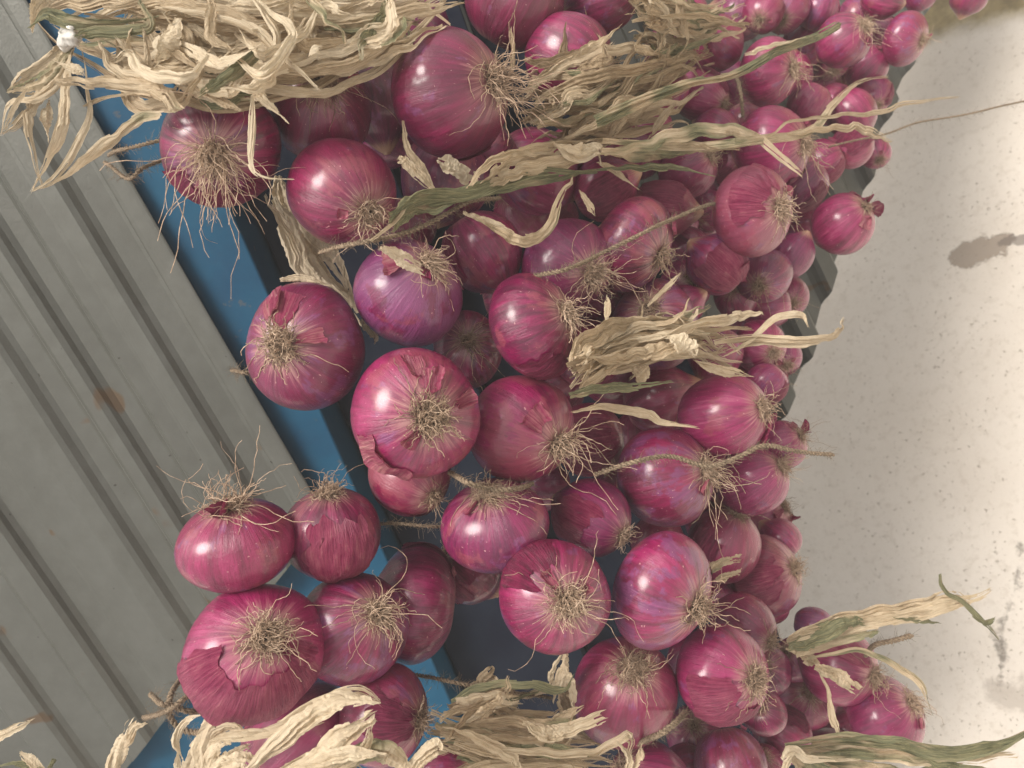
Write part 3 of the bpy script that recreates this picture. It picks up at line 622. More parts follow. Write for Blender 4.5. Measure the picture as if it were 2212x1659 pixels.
def path3(pts, dz=-.045):
    out = []
    for p in pts:
        zz = p[2] if len(p) > 2 else 0
        out.append(W(p[0], p[1], base(p[0], p[1]) + dz + zz))
    return np.array(out)
def bundle(name, label, cat, pts0, dz0=-.03, group=None):
    org = np.array(W(pts0[0], pts0[1], base(*pts0) + dz0))
    e = empty(name, org, label, cat, group); return e, org
def traced(e, org, r, lst):
    """lst: (points, width px, tone, green, curl, extra)"""
    for it in lst:
        pts, wd, tone, green = it[:4]; kw = dict(it[4]) if len(it) > 4 else {}
        dz = kw.pop('dz', -.045); P = path3(pts, dz); zc = base(*pts[len(pts) // 2][:2])
        leaf_mesh(P, wd * .5 * zc / FP, r, e, org, tone=tone, green=green, **kw)
def scatter(e, org, r, guides, n, wd=(14, 34), spread=26, frac=(.35, 1.0), tone=(-.6, 1), green=.1, dz=(-.05, .03), bend=0.10, curl=(.2, 1.1), back=.5):
    for i in range(n):
        g = np.asarray(guides[r.integers(len(guides))], float)
        g2 = catmull(g[:, :2], 24); f = r.uniform(*frac); s0 = r.uniform(0, 1 - f) if f < 1 else 0
        a, b = int(s0 * 23), max(int(s0 * 23) + 4, int((s0 + f) * 23)); q = g2[a:b + 1]
        q = q[np.linspace(0, len(q) - 1, 6).astype(int)].copy()
        if r.random() < back: q = q[::-1]
        nrm = np.array([-(q[-1] - q[0])[1], (q[-1] - q[0])[0]]); Lq = np.linalg.norm(nrm) + 1e-6; nrm = nrm / Lq
        off = r.normal(0, spread) ; slope = r.normal(0, spread * .8)
        t = np.linspace(-1, 1, 6)
        q = q + nrm * (off + slope * t + r.normal(0, bend) * Lq * (1 - t * t))[:, None] + r.normal(0, 4, q.shape)
        if r.random() < .35:      # sharp kink at the end
            q[-1] = q[-2] + (q[-1] - q[-2]) * .5 + nrm * r.choice([-1, 1]) * r.uniform(15, 50)
        z0 = r.uniform(*dz); zs = z0 + r.normal(0, .008) * t + r.normal(0, .010) * (1 - t * t)
        P = np.array([W(x, y, base(x, y) + zz) for (x, y), zz in zip(q, zs)])
        leaf_mesh(P, r.uniform(*wd) * .5 * base(*q[3]) / FP, r, e, org, tone=r.uniform(*tone), green=float(r.random() < green) * r.uniform(.5, 1.0), curl=r.uniform(*curl))

LG = 'dry leaf bundles left on the onion strings'
r = np.random.default_rng(21)
# A: the big tangle at the upper left
e, o = bundle('dry_leaf_bundle', 'big tangle of dry onion leaves across the upper left corner', 'dry leaves', (560, 110), group=LG)
GA = [[(60, 30), (300, 60), (560, 70), (800, 40), (1000, 0)], [(120, 10), (380, 50), (620, 80), (900, 20)], [(300, 115), (480, 135), (640, 125), (860, 40)],
      [(180, 60), (420, 95), (700, 95), (960, 10)], [(200, 0), (480, -10), (760, 10), (980, 0)], [(330, 40), (450, 160), (600, 170)]]
scatter(e, o, r, GA, 96, wd=(18, 38), spread=25, dz=(-.06, .03), green=.12, tone=(-.5, 1.1))
GA2 = [[(330, 0), (380, 90), (330, 150), (300, 90)], [(450, -10), (420, 80), (480, 150)], [(560, 0), (620, 60), (560, 150), (480, 110)], [(250, 60), (300, 160), (400, 170), (460, 110)],
       [(640, 0), (690, 60), (760, 90)], [(480, 30), (560, 90), (640, 60), (700, -10)], [(360, 60), (470, 120), (600, 90)], [(750, 90), (830, 60), (850, -10)]]
scatter(e, o, r, GA2, 40, wd=(16, 36), spread=20, dz=(-.085, -.04), green=.1, tone=(0, 1.4), bend=.2, frac=(.6, 1))
traced(e, o, r, [
 ([(335, 15), (430, 25), (545, 60), (610, 120), (690, 195)], 24, 1.0, 0, dict(dz=-.075)),
 ([(545, -10), (600, 80), (590, 160), (545, 190), (490, 185)], 30, 1.0, 0, dict(dz=-.08)),
 ([(560, 110), (540, 130), (470, 180), (430, 205)], 34, .1, .9, dict(dz=-.078)),
 ([(540, 190), (570, 215), (620, 262)], 30, 1.2, 0, dict(dz=-.07)),
 ([(545, 205), (546, 270), (540, 345), (560, 380), (634, 388)], 17, 1.3, 0, dict(dz=-.07)),
 ([(385, 40), (365, 90), (335, 135)], 52, 1.2, 0, dict(dz=-.075, curl=1.0)),
 ([(215, 90), (250, 150), (330, 165), (420, 150), (520, 105)], 30, .7, 0, dict(dz=-.07)),
 ([(290, 40), (280, 95), (320, 140), (310, 60)], 20, .4, 0, dict(dz=-.07)),
 ([(60, 60), (100, 30), (160, 50), (260, 50), (340, 35)], 34, -.2, .9, dict(dz=-.07)),
 ([(70, 70), (80, 20), (110, -20)], 40, .6, 0, dict(dz=-.06)),
 ([(300, 0), (320, 60), (200, 70), (160, 80)], 26, -.2, .8, dict(dz=-.07)),
 ([(430, 200), (470, 215), (520, 240)], 20, .2, .1, dict(dz=-.06)),
 ([(640, 150), (760, 140), (860, 100), (960, 50)], 44, .4, .2, dict(dz=-.055)),
 ([(620, 155), (740, 145), (840, 95), (890, 50)], 30, .0, .5, dict(dz=-.06)),
 ([(700, 60), (800, 50), (900, 25), (1000, 5)], 36, .1, .6, dict(dz=-.06)),
 ([(430, 130), (560, 150), (700, 110), (840, 85)], 46, .8, 0, dict(dz=-.062)),
])
# the loose end that droops in front of the grey sheet
e, o = bundle('drooping_leaf_bundle', 'thin dry leaves drooping and looped in front of the grey sheet, upper left', 'dry leaves', (150, 90), group=LG)
traced(e, o, r, [
 ([(150, 95), (120, 120), (60, 165), (20, 195)], 34, .5, .5, dict(dz=-.05)),
 ([(155, 100), (130, 140), (90, 180), (20, 200)], 40, .3, .7, dict(dz=-.055)),
 ([(160, 105), (130, 170), (80, 210), (18, 225), (2, 290)], 22, .8, .1, dict(dz=-.055)),
 ([(155, 110), (90, 200), (40, 265), (4, 290)], 20, .7, .1, dict(dz=-.05)),
 ([(140, 110), (110, 170), (70, 230), (60, 270), (90, 395)], 26, .8, .1, dict(dz=-.05)),
 ([(150, 120), (140, 190), (130, 290), (70, 410)], 30, .7, .1, dict(dz=-.06)),
 ([(175, 110), (190, 190), (190, 250), (170, 310), (110, 390), (70, 412)], 18, .8, .1, dict(dz=-.05)),
 ([(350, 245), (300, 255), (245, 300), (190, 345), (140, 385), (70, 415)], 30, .6, .45, dict(dz=-.07, taper=(.9, .3))),
 ([(120, 175), (200, 180), (300, 185), (350, 200), (385, 240)], 36, .2, .4, dict(dz=-.07, taper=(.6, .8))),
 ([(180, 230), (230, 210), (300, 200)], 10, .1, .3, dict(dz=-.05)),
 ([(105, 215), (100, 260), (105, 300)], 26, .8, 0, dict(dz=-.05)),
 ([(115, 130), (165, 150), (180, 160)], 22, 1.1, 0, dict(dz=-.07)),
 ([(60, 190), (30, 235), (10, 280)], 14, 1.1, 0, dict(dz=-.06)),
])
# B: leaves behind the upright onion going right
e, o = bundle('dry_leaf_bundle', 'spray of short dry leaves right of the big upright dark onion', 'dry leaves', (1200, 220), group=LG)
GB = [[(1130, 250), (1250, 200), (1400, 180), (1560, 130)], [(1140, 270), (1280, 250), (1420, 230), (1560, 200)], [(1150, 200), (1260, 170), (1340, 100)], [(1150, 290), (1280, 290), (1420, 250)],
      [(1160, 240), (1300, 230), (1400, 160), (1470, 90)]]
scatter(e, o, r, GB, 62, wd=(14, 34), spread=22, dz=(-.03, .05), back=0, green=.12, tone=(-.9, .5), bend=.06)
traced(e, o, r, [
 ([(1120, 205), (1180, 160), (1215, 120), (1222, 50)], 26, -.8, 0, dict(dz=-.0)),
 ([(1105, 160), (1108, 110), (1102, 60)], 14, -.5, .1, dict(dz=-.02)),
 ([(1230, 130), (1280, 100), (1340, 55)], 26, -.1, .5, dict(dz=-.05)),
 ([(1350, 230), (1370, 260), (1400, 200)], 20, .0, .4, dict(dz=-.03)),
])
e, o = bundle('dry_leaf_bundle', 'straw leaves hanging from the top edge right of the dark plum onions', 'dry leaves', (1450, 60), group=LG)
GK = [[(1340, 10), (1430, 30), (1520, 40), (1620, 10)], [(1350, 60), (1440, 70), (1540, 70), (1640, 60)], [(1370, 100), (1460, 130), (1560, 90)], [(1380, -10), (1450, 30), (1500, 130)]]
scatter(e, o, r, GK, 46, wd=(12, 28), spread=18, dz=(-.04, .05), green=.25, tone=(-.6, 1.0), bend=.06)
# C: the twisted green stems in the middle and the long leaves that leave it
e, o = bundle('twisted_stem_bundle', 'twisted knot of green and tan stems running right from the upper middle', 'stems', (900, 460), group=LG)
traced(e, o, r, [
 ([(840, 470), (900, 440), (1000, 415), (1110, 390), (1230, 375), (1330, 360)], 46, -.5, .9, dict(dz=-.055, curl=1.1)),
 ([(870, 440), (920, 420), (1020, 415), (1150, 375), (1290, 370)], 30, -.7, 1.0, dict(dz=-.065)),
 ([(1000, 420), (1060, 350), (1160, 320), (1300, 300)], 22, -.1, .1, dict(dz=-.06)),
 ([(1060, 400), (1120, 370), (1230, 345), (1300, 310)], 34, .1, .2, dict(dz=-.065)),
 ([(850, 500), (880, 460), (930, 430), (980, 430)], 50, -1.4, .6, dict(dz=-.05, curl=1.3)),
 ([(840, 480), (890, 440), (940, 445), (1010, 425)], 40, -1.2, .8, dict(dz=-.055, curl=1.3)),
 ([(1030, 470), (1085, 500), (1130, 520), (1180, 500), (1215, 420), (1240, 385)], 26, .0, .5, dict(dz=-.075)),
 ([(1000, 460), (1060, 480), (1128, 515)], 16, .8, 0, dict(dz=-.07)),
 ([(860, 340), (880, 355), (940, 415)], 30, .6, 0, dict(dz=-.055)),
 ([(870, 260), (880, 320), (910, 360), (940, 410)], 18, .2, .1, dict(dz=-.03)),
 ([(800, 520), (850, 480), (880, 440), (930, 420)], 14, .2, 0, dict(dz=-.055)),
 ([(1200, 310), (1250, 330), (1290, 320), (1295, 340)], 44, .9, 0, dict(dz=-.075)),
 ([(1290, 350), (1330, 370), (1380, 410)], 16, .3, .2, dict(dz=-.07)),
 ([(1250, 410), (1270, 440), (1285, 465)], 18, .3, .3, dict(dz=-.06)),
 ([(1300, 310), (1380, 310), (1480, 310), (1600, 312), (1700, 300), (1760, 270), (1800, 220), (1850, 185), (1920, 170)], 22, .4, .5, dict(dz=-.085)),
 ([(1300, 330), (1390, 315), (1470, 290), (1560, 280), (1640, 300), (1725, 370)], 30, .4, .6, dict(dz=-.09, taper=(.5, .9))),
 ([(1300, 330), (1400, 325), (1500, 322), (1600, 325)], 40, .0, .6, dict(dz=-.08)),
 ([(1290, 365), (1380, 362), (1460, 362), (1545, 382)], 16, -.6, .9, dict(dz=-.085)),
 ([(1620, 312), (1720, 260), (1800, 250), (1880, 245), (1960, 225), (2070, 207)], 13, .3, .1, dict(dz=-.09)),
 ([(1700, 290), (1780, 280), (1850, 275), (1890, 290), (1925, 305)], 20, .6, .2, dict(dz=-.09)),
 ([(1220, 300), (1300, 260), (1340, 220), (1380, 210)], 24, -.1, .3, dict(dz=-.05)),
 ([(1310, 310), (1340, 260), (1380, 240), (1470, 160)], 26, -.1, .3, dict(dz=-.04)),
 ([(1400, 300), (1430, 260), (1460, 220)], 24, .2, .2, dict(dz=-.04)),
 ([(1040, 400), (1100, 350), (1180, 335), (1270, 300)], 30, .2, .1, dict(dz=-.06)),
])
e, o = bundle('green_stem', 'thick greenish dried stem with a cut round tip, upper right', 'stem', (1500, 180))
traced(e, o, r, [
 ([(1290, 262), (1400, 215), (1480, 185), (1590, 160), (1680, 110), (1760, 80), (1812, 50)], 26, .2, .75, dict(dz=-.09, curl=2.0, taper=(.9, 1.0), twist=.3)),
 ([(1610, 120), (1660, 100), (1740, 80)], 12, .9, .1, dict(dz=-.095)),
])
# D: pale spray in the right middle
e, o = bundle('dry_leaf_bundle', 'pale spray of dry leaves pointing right across the middle string', 'dry leaves', (1260, 790), group=LG)
GD = [[(1230, 830), (1330, 760), (1450, 720), (1560, 690)], [(1240, 820), (1350, 770), (1480, 760), (1620, 800)], [(1240, 810), (1300, 740), (1400, 710), (1530, 710)],
      [(1250, 800), (1380, 740), (1500, 730), (1650, 720)]]
scatter(e, o, r, GD, 44, wd=(16, 38), spread=16, dz=(-.065, -.02), back=0, green=.1, tone=(-.4, 1.1), bend=.06, frac=(.5, 1))
traced(e, o, r, [
 ([(1410, 730), (1500, 700), (1570, 690), (1610, 680), (1650, 676)], 26, .9, 0, dict(dz=-.085)),
 ([(1560, 770), (1620, 735), (1680, 685), (1730, 680), (1745, 705)], 18, .8, .1, dict(dz=-.08)),
 ([(1540, 740), (1620, 730), (1720, 735), (1790, 730), (1815, 712), (1822, 690)], 22, .6, .1, dict(dz=-.08)),
 ([(1560, 760), (1640, 740), (1740, 745), (1800, 725)], 16, .8, 0, dict(dz=-.075)),
 ([(1440, 730), (1480, 745), (1500, 770)], 44, 1.6, 0, dict(dz=-.09, curl=.4)),
 ([(1230, 855), (1290, 840), (1360, 835), (1450, 825)], 26, -.4, .95, dict(dz=-.075)),
 ([(1235, 890), (1300, 880), (1380, 890), (1430, 910), (1505, 925)], 20, .4, .1, dict(dz=-.07)),
 ([(1310, 690), (1312, 660), (1310, 640)], 18, .5, .1, dict(dz=-.06)),
 ([(1400, 660), (1440, 620), (1470, 590)], 12, .4, .1, dict(dz=-.06)),
 ([(1400, 790), (1380, 810), (1370, 815)], 44, .2, 0, dict(dz=-.07)),
 ([(1500, 780), (1560, 800), (1630, 815)], 24, .3, .1, dict(dz=-.07)),
])
# J: plaited pale straw of the string seen in the gaps
e, o = bundle('plaited_straw', 'pale plaited straw core seen between onions beside the blue beam', 'straw', (680, 560), dz0=.06)
traced(e, o, r, [
 ([(590, 430), (625, 500), (660, 590), (740, 640)], 60, 1.2, 0, dict(dz=.05)),
 ([(610, 400), (660, 510), (720, 560), (760, 640)], 55, 1.0, 0, dict(dz=.065)),
 ([(570, 420), (600, 470), (640, 540), (650, 590), (720, 620)], 22, .9, 0, dict(dz=.04)),
 ([(640, 500), (690, 590), (760, 660), (800, 720)], 60, .9, 0, dict(dz=.06)),
 ([(605, 605), (660, 600), (720, 620)], 22, 1.0, 0, dict(dz=-.0)),
 ([(780, 690), (805, 720), (810, 740)], 30, .9, 0, dict(dz=.02)),
 ([(600, 380), (610, 440), (650, 480)], 50, .8, 0, dict(dz=.07)),
])
e, o = bundle('plaited_straw', 'pale straw core hanging below the spidery rooted onion', 'straw', (1210, 1450), dz0=.06)
traced(e, o, r, [
 ([(1225, 1400), (1220, 1440), (1200, 1510)], 46, .6, 0, dict(dz=.03)),
 ([(1215, 1410), (1190, 1460), (1200, 1500)], 16, 1.0, 0, dict(dz=.01)),
 ([(1220, 1430), (1235, 1480), (1240, 1530)], 24, 1.0, 0, dict(dz=.01)),
 ([(1210, 1490), (1240, 1540), (1270, 1600)], 60, -.2, 0, dict(dz=.05)),
])
# E: straw under the dark gap
e, o = bundle('dry_leaf_bundle', 'straw and thin leaves spreading right along the bottom middle', 'dry leaves', (1050, 1580), group=LG)
GE = [[(940, 1560), (1050, 1540), (1180, 1530), (1290, 1530)], [(950, 1600), (1080, 1610), (1200, 1620), (1340, 1620)], [(930, 1590), (1050, 1580), (1180, 1590), (1320, 1590)],
      [(940, 1640), (1080, 1650), (1220, 1650), (1340, 1650)], [(960, 1570), (1060, 1510), (1130, 1500)]]
scatter(e, o, r, GE, 66, wd=(10, 30), spread=20, dz=(-.04, .05), back=0, green=.2, tone=(-.6, .8), bend=.06)
traced(e, o, r, [
 ([(1130, 1560), (1180, 1585), (1220, 1580), (1310, 1545)], 36, .6, 0, dict(dz=-.05, taper=(.3, .9))),
 ([(1080, 1620), (1180, 1625), (1280, 1625), (1350, 1590), (1362, 1600), (1360, 1640)], 24, .6, .15, dict(dz=-.05)),
 ([(960, 1570), (1040, 1600), (1110, 1640), (1120, 1680)], 26, .5, .1, dict(dz=-.05)),
 ([(1330, 1600), (1360, 1640), (1345, 1690)], 18, .9, 0, dict(dz=-.06)),
 ([(1350, 1690), (1380, 1640), (1385, 1610)], 18, .4, 0, dict(dz=-.06)),
 ([(1040, 1550), (1070, 1500), (1110, 1490)], 16, -.3, .6, dict(dz=.0)),
 ([(1180, 1560), (1220, 1545), (1260, 1525)], 22, .1, .1, dict(dz=-.02)),
])
# F: pale leaves at the bottom left over the wide onion
e, o = bundle('dry_leaf_bundle', 'broad pale and yellow leaves over the wide onion at the bottom', 'dry leaves', (700, 1590), group=LG)
traced(e, o, r, [
 ([(520, 1680), (620, 1590), (680, 1540), (740, 1510), (812, 1515)], 52, .9, .0, dict(dz=-.07, taper=(.4, .9))),
 ([(590, 1690), (680, 1640), (740, 1590), (808, 1545)], 56, .9, .1, dict(dz=-.08, taper=(.6, .8))),
 ([(640, 1700), (740, 1650), (790, 1620), (800, 1570)], 40, .8, .3, dict(dz=-.085)),
 ([(450, 1600), (540, 1590), (620, 1560), (700, 1510), (780, 1490), (820, 1520)], 26, .7, .1, dict(dz=-.06)),
 ([(700, 1660), (800, 1625), (850, 1640), (900, 1690)], 54, .5, .6, dict(dz=-.08)),
 ([(880, 1700), (900, 1650), (940, 1615), (952, 1620)], 40, .9, .1, dict(dz=-.08)),
 ([(640, 1660), (740, 1630), (830, 1630)], 30, 1.0, .1, dict(dz=-.09)),
 ([(560, 1700), (640, 1650), (720, 1640), (820, 1700)], 40, .6, .5, dict(dz=-.07)),
 ([(600, 1560), (680, 1545), (740, 1520)], 24, .2, .1, dict(dz=-.05)),
])
e, o = bundle('dry_leaf_bundle', 'greyish cream knotted leaf stubs between twine knot and wide onion', 'dry leaves', (450, 1600), group=LG)
traced(e, o, r, [
 ([(470, 1540), (440, 1590), (420, 1640), (400, 1700)], 54, 1.0, 0, dict(dz=-.02, curl=1.2)),
 ([(490, 1545), (455, 1560), (430, 1620), (440, 1690)], 40, .9, 0, dict(dz=-.03, curl=1.2)),
 ([(395, 1640), (380, 1600), (400, 1560), (440, 1540)], 22, 1.1, 0, dict(dz=-.03)),
 ([(382, 1620), (385, 1660), (400, 1690)], 20, 1.1, 0, dict(dz=-.03)),
 ([(500, 1600), (470, 1610), (460, 1640), (490, 1660), (520, 1640)], 48, .9, 0, dict(dz=-.05, curl=1.3)),
 ([(540, 1590), (500, 1570), (460, 1590), (470, 1620)], 30, .7, 0, dict(dz=-.04)),
 ([(450, 1600), (500, 1590), (560, 1585), (620, 1592), (700, 1560)], 24, .7, 0, dict(dz=-.06)),
 ([(440, 1690), (480, 1650), (530, 1640), (555, 1660)], 40, 1.1, 0, dict(dz=-.06)),
 ([(520, 1690), (500, 1640), (540, 1610)], 50, .6, 0, dict(dz=-.03)),
])
# I: loose leaf ends at the far lower left
e, o = bundle('cut_leaf_end', 'cut tan leaf end standing before the blue paint at lower left', 'leaf end', (260, 1660))
traced(e, o, r, [([(235, 1700), (258, 1620), (285, 1565)], 40, .8, .0, dict(dz=-.04, taper=(.9, 1.0), curl=1.1)), ([(270, 1620), (290, 1575), (318, 1562)], 18, .7, 0, dict(dz=-.045))])
e, o = bundle('leaf_tip', 'single dry leaf tip entering at the left edge near the bottom', 'leaf tip', (30, 1580))
traced(e, o, r, [([(-20, 1600), (20, 1580), (72, 1553)], 24, .8, 0, dict(dz=-.05, taper=(.8, .1)))])
e, o = bundle('leaf_tips', 'curled dry leaf ends rising from the bottom left corner', 'leaf ends', (60, 1640))
traced(e, o, r, [([(100, 1690), (75, 1650), (45, 1628)], 28, .7, 0, dict(dz=-.05)), ([(-10, 1655), (40, 1648), (100, 1665)], 16, .2, .8, dict(dz=-.05)), ([(100, 1670), (115, 1645), (118, 1640)], 12, -.2, .9, dict(dz=-.05))])
# G: the forked leaf fan on the right
e, o = bundle('dry_leaf_bundle', 'long tan and green leaf fan reaching right over the pale ground', 'dry leaves', (1720, 1400), group=LG)
traced(e, o, r, [
 ([(1700, 1380), (1800, 1345), (1900, 1325), (1990, 1310), (2060, 1290), (2090, 1300)], 44, .3, .25, dict(dz=-.05, curl=.4, twist=.4)),
 ([(1710, 1395), (1800, 1365), (1900, 1345), (2000, 1320), (2080, 1300), (2135, 1275)], 32, .5, .2, dict(dz=-.055, curl=.4, twist=.5)),
 ([(1705, 1400), (1760, 1375), (1830, 1345), (1870, 1345)], 44, .1, .95, dict(dz=-.06, curl=.4, twist=.2)),
 ([(1720, 1415), (1790, 1390), (1870, 1370), (1900, 1360)], 26, .5, .6, dict(dz=-.058, curl=.4, twist=.3)),
 ([(2030, 1240), (2040, 1275), (2080, 1300), (2120, 1340), (2160, 1380)], 14, -.1, .8, dict(dz=-.06)),
 ([(1960, 1325), (2050, 1315), (2130, 1290)], 12, .5, .2, dict(dz=-.055)),
 ([(1930, 1335), (1980, 1340), (2030, 1345)], 16, -.5, .9, dict(dz=-.055)),
 ([(2100, 1330), (2130, 1345), (2150, 1335)], 14, -.1, .8, dict(dz=-.055)),
 ([(1740, 1425), (1850, 1405), (1920, 1430), (1990, 1480), (2010, 1535)], 18, .1, .6, dict(dz=-.06)),
 ([(1760, 1440), (1810, 1460), (1850, 1490)], 32, .4, .5, dict(dz=-.065, taper=(.5, 1))),
 ([(1765, 1440), (1790, 1500), (1800, 1560), (1825, 1600)], 18, .4, .1, dict(dz=-.06)),
 ([(1700, 1400), (1740, 1420), (1770, 1440)], 30, .2, .4, dict(dz=-.05)),
 ([(1530, 1235), (1560, 1215), (1600, 1205)], 22, .2, .6, dict(dz=-.05, taper=(.6, 1))),
 ([(1545, 1255), (1570, 1245), (1600, 1235)], 18, .3, .4, dict(dz=-.05, taper=(.6, 1))),
])
# H: green leaves along the bottom right
e, o = bundle('dry_leaf_bundle', 'half green leaves trailing right along the bottom right corner', 'dry leaves', (1720, 1610), group=LG)
traced(e, o, r, [
 ([(1700, 1610), (1800, 1600), (1900, 1600), (2000, 1620), (2100, 1625), (2180, 1600), (2240, 1570)], 34, .3, .8, dict(dz=-.06, curl=.5, twist=.5)),
 ([(1700, 1620), (1820, 1620), (1940, 1630), (2060, 1640), (2185, 1630)], 42, .5, .5, dict(dz=-.055, curl=.5, twist=.5)),
 ([(1740, 1635), (1860, 1630), (1980, 1640), (2060, 1655), (2170, 1665)], 26, .2, .7, dict(dz=-.06)),
 ([(1700, 1620), (1760, 1660), (1840, 1690)], 50, .2, .8, dict(dz=-.065)),
 ([(1720, 1640), (1800, 1660), (1900, 1690)], 50, .6, .5, dict(dz=-.06)),
 ([(1960, 1690), (2020, 1665), (2100, 1665), (2180, 1700)], 28, -.2, .9, dict(dz=-.06)),
 ([(1690, 1640), (1715, 1620), (1750, 1640), (1860, 1640)], 24, 1.3, 0, dict(dz=-.085, curl=.5)),
 ([(1690, 1690), (1700, 1650), (1720, 1620)], 20, .8, .1, dict(dz=-.07)),
 ([(1730, 1600), (1850, 1595), (1950, 1600), (2030, 1625)], 16, -.3, 1.0, dict(dz=-.065)),
 ([(1780, 1650), (1900, 1660), (2000, 1680)], 30, .3, .7, dict(dz=-.055)),
])
# single pieces
e, o = bundle('papery_flake', 'silvery white papery tear above the twisted green stems', 'papery flake', (985, 365), dz0=-.03)
traced(e, o, r, [([(945, 345), (985, 365), (1020, 390)], 44, 2.2, 0, dict(dz=-.03, curl=.3, taper=(.3, .9), twist=.1))])
e, o = bundle('leaf_scrap', 'tan scrap of leaf curled over the crown of the violet onion', 'leaf scrap', (860, 560))
traced(e, o, r, [([(820, 535), (855, 548), (870, 560), (905, 578)], 34, 1.2, 0, dict(dz=-.065, taper=(.5, .9)))])
e, o = bundle('leaf_crumb', 'tiny cream leaf crumb lying on the straw of the upper left tangle', 'leaf crumb', (680, 110))
traced(e, o, r, [([(668, 120), (680, 108), (695, 102)], 20, 2.0, 0, dict(dz=-.09, seg=10))])
# white gauze knot
def gauze():
    e = empty('gauze_knot', W(150, 80, .44), 'small white knotted gauze tied on the leaves at the upper left', 'gauze')
    r = np.random.default_rng(5); nf, nt_ = 40, 24
    f = np.linspace(0, 2 * np.pi, nf, endpoint=False)[:, None]; t = np.linspace(.02, np.pi - .02, nt_)[None, :]
    rr = 1 + .18 * np.sin(3 * f + 2 * t) + .12 * np.sin(7 * f - 3 * t) + .08 * np.sin(13 * f + 5 * t)
    V = np.stack([1.5 * rr * np.sin(t) * np.cos(f), rr * np.sin(t) * np.sin(f), .8 * rr * np.cos(t)], -1) * .0056
    m, tt = newmat('white_gauze'); g = G(tt); g.out(g.bsdf((.62, .60, .56), .9, g.noise(g.n('ShaderNodeTexCoord').outputs['Object'], 500, 3), .6, .001))
    mesh('gauze', V.reshape(-1, 3), gridfaces(nf, nt_, True), m, e)
gauze()

# twine: two twisted strands and fuzz
TG = 'jute twine tying the onions'
def twine(label, pts, rad=.0011, dz=-.05, pitch=.006, fuzz=3.0, cat='twine', ends=(.035, .035)):
    r = np.random.default_rng(int(abs(pts[0][0]) * 7 + pts[0][1]))
    P = path3([(*q[:2], (ends[0] if i_ == 0 else ends[1] if i_ == len(pts) - 1 else 0)) for i_, q in enumerate(pts)], dz); n = max(40, int(np.linalg.norm(np.diff(P, axis=0), axis=1).sum() / pitch * 10)); n = min(n, 600)
    Q = catmull(P, n); L = np.concatenate([[0], np.cumsum(np.linalg.norm(np.diff(Q, axis=0), axis=1))])
    Q = Q + np.outer(np.sin(L * 60), [.3, .5, .2]) * .0012
    T = np.gradient(Q, axis=0); T /= np.linalg.norm(T, axis=1, keepdims=True)
    A = np.cross(T, [.3, .5, .8]); A /= np.linalg.norm(A, axis=1, keepdims=True); B = np.cross(T, A)
    org = Q[0].copy(); e = empty('twine', org, label, cat, TG)
    for k in range(2):
        ph = L / pitch * 2 * np.pi + k * np.pi
        C = Q + rad * .62 * (A * np.cos(ph)[:, None] + B * np.sin(ph)[:, None]) - org
        V, F = tubes(C[None], np.full((1, n), rad * .72) * (1 + .1 * r.normal(0, 1, (1, n))), 7); mesh('strand', V, F, MT, e)
    m = int(L[-1] * 1000 * fuzz)
    i = r.integers(1, n - 1, m); d = r.normal(0, 1, (m, 3)) + T[i] * 1.2; d /= np.linalg.norm(d, axis=1, keepdims=True)
    ln = r.uniform(.002, .007, m)[:, None]; c = r.normal(0, .35, (m, 3))
    H = np.stack([Q[i] + d * ln * s + c * ln * s * s for s in (0, .33, .66, 1)], 1) - org
    V, F = tubes(H, np.full((m, 4), .00010) , 3); f = mesh('fuzz', V, F, MT, e); f['kind'] = 'stuff'
twine('frayed twine running from the rosy onion up to the twisted stems', [(690, 545), (780, 525), (860, 505), (930, 480), (1010, 440), (1080, 425)])
twine('frayed twine crossing the narrow violet striped onion', [(1130, 600), (1220, 585), (1300, 545), (1400, 500), (1480, 460), (1548, 440)])
twine('short twine sagging between largest central and light pink onion', [(970, 1020), (1010, 1045), (1060, 1058), (1110, 1055), (1150, 1045)], dz=-.035, rad=.0013)
twine('long twine over the glossy purple onion ending in the bright ground', [(1285, 1025), (1370, 1000), (1450, 985), (1530, 1005), (1600, 985), (1650, 965), (1720, 975), (1800, 980)], dz=-.058, rad=.0013, ends=(.035, 0))
twine('twine on the rim of the onion with the combed root fan', [(1370, 1610), (1420, 1590), (1455, 1565), (1482, 1535)], dz=-.04, rad=.0016)
twine('twine stretched over the dark gap above the crimson onion', [(790, 1140), (850, 1132), (950, 1136), (1010, 1130)], dz=.02, rad=.0009)
twine('twine stretched over the dark gap near the straw', [(880, 1455), (980, 1475), (1080, 1490), (1190, 1510)], dz=.03, rad=.0011)
twine('thin dark twine trailing off over the pale ground at upper right', [(1790, 318), (1900, 292), (2000, 262), (2120, 240), (2230, 215)], dz=-.03, rad=.0008, fuzz=.6, ends=(.03, 0))
twine('upper of two twines behind the first dark onion by the blue beam', [(235, 335), (270, 322), (350, 300), (420, 290)], dz=.06)
twine('lower of two twines behind the first dark onion by the blue beam', [(225, 350), (275, 385), (310, 360), (370, 340)], dz=.06)
twine('short stub of twine left of the fuzzy rooted onion', [(500, 800), (530, 806), (600, 800)], dz=.06)
twine('twine loops knotted round the blue beam at the lower left', [(400, 1455), (370, 1500), (365, 1540), (385, 1570), (420, 1580), (450, 1575), (500, 1570)], dz=.035, rad=.0015)
twine('twine knot ends crossing at the lower left', [(325, 1500), (345, 1520), (375, 1525), (410, 1535), (460, 1530)], dz=.032, rad=.0014)
twine('slanting twine tail over the lower left knot', [(430, 1490), (400, 1510), (360, 1535), (310, 1550)], dz=.028, rad=.0013)
twine('twine hanging between two onions near the upper right stems', [(1590, 165), (1600, 200), (1605, 250)], dz=-.05, rad=.0012)
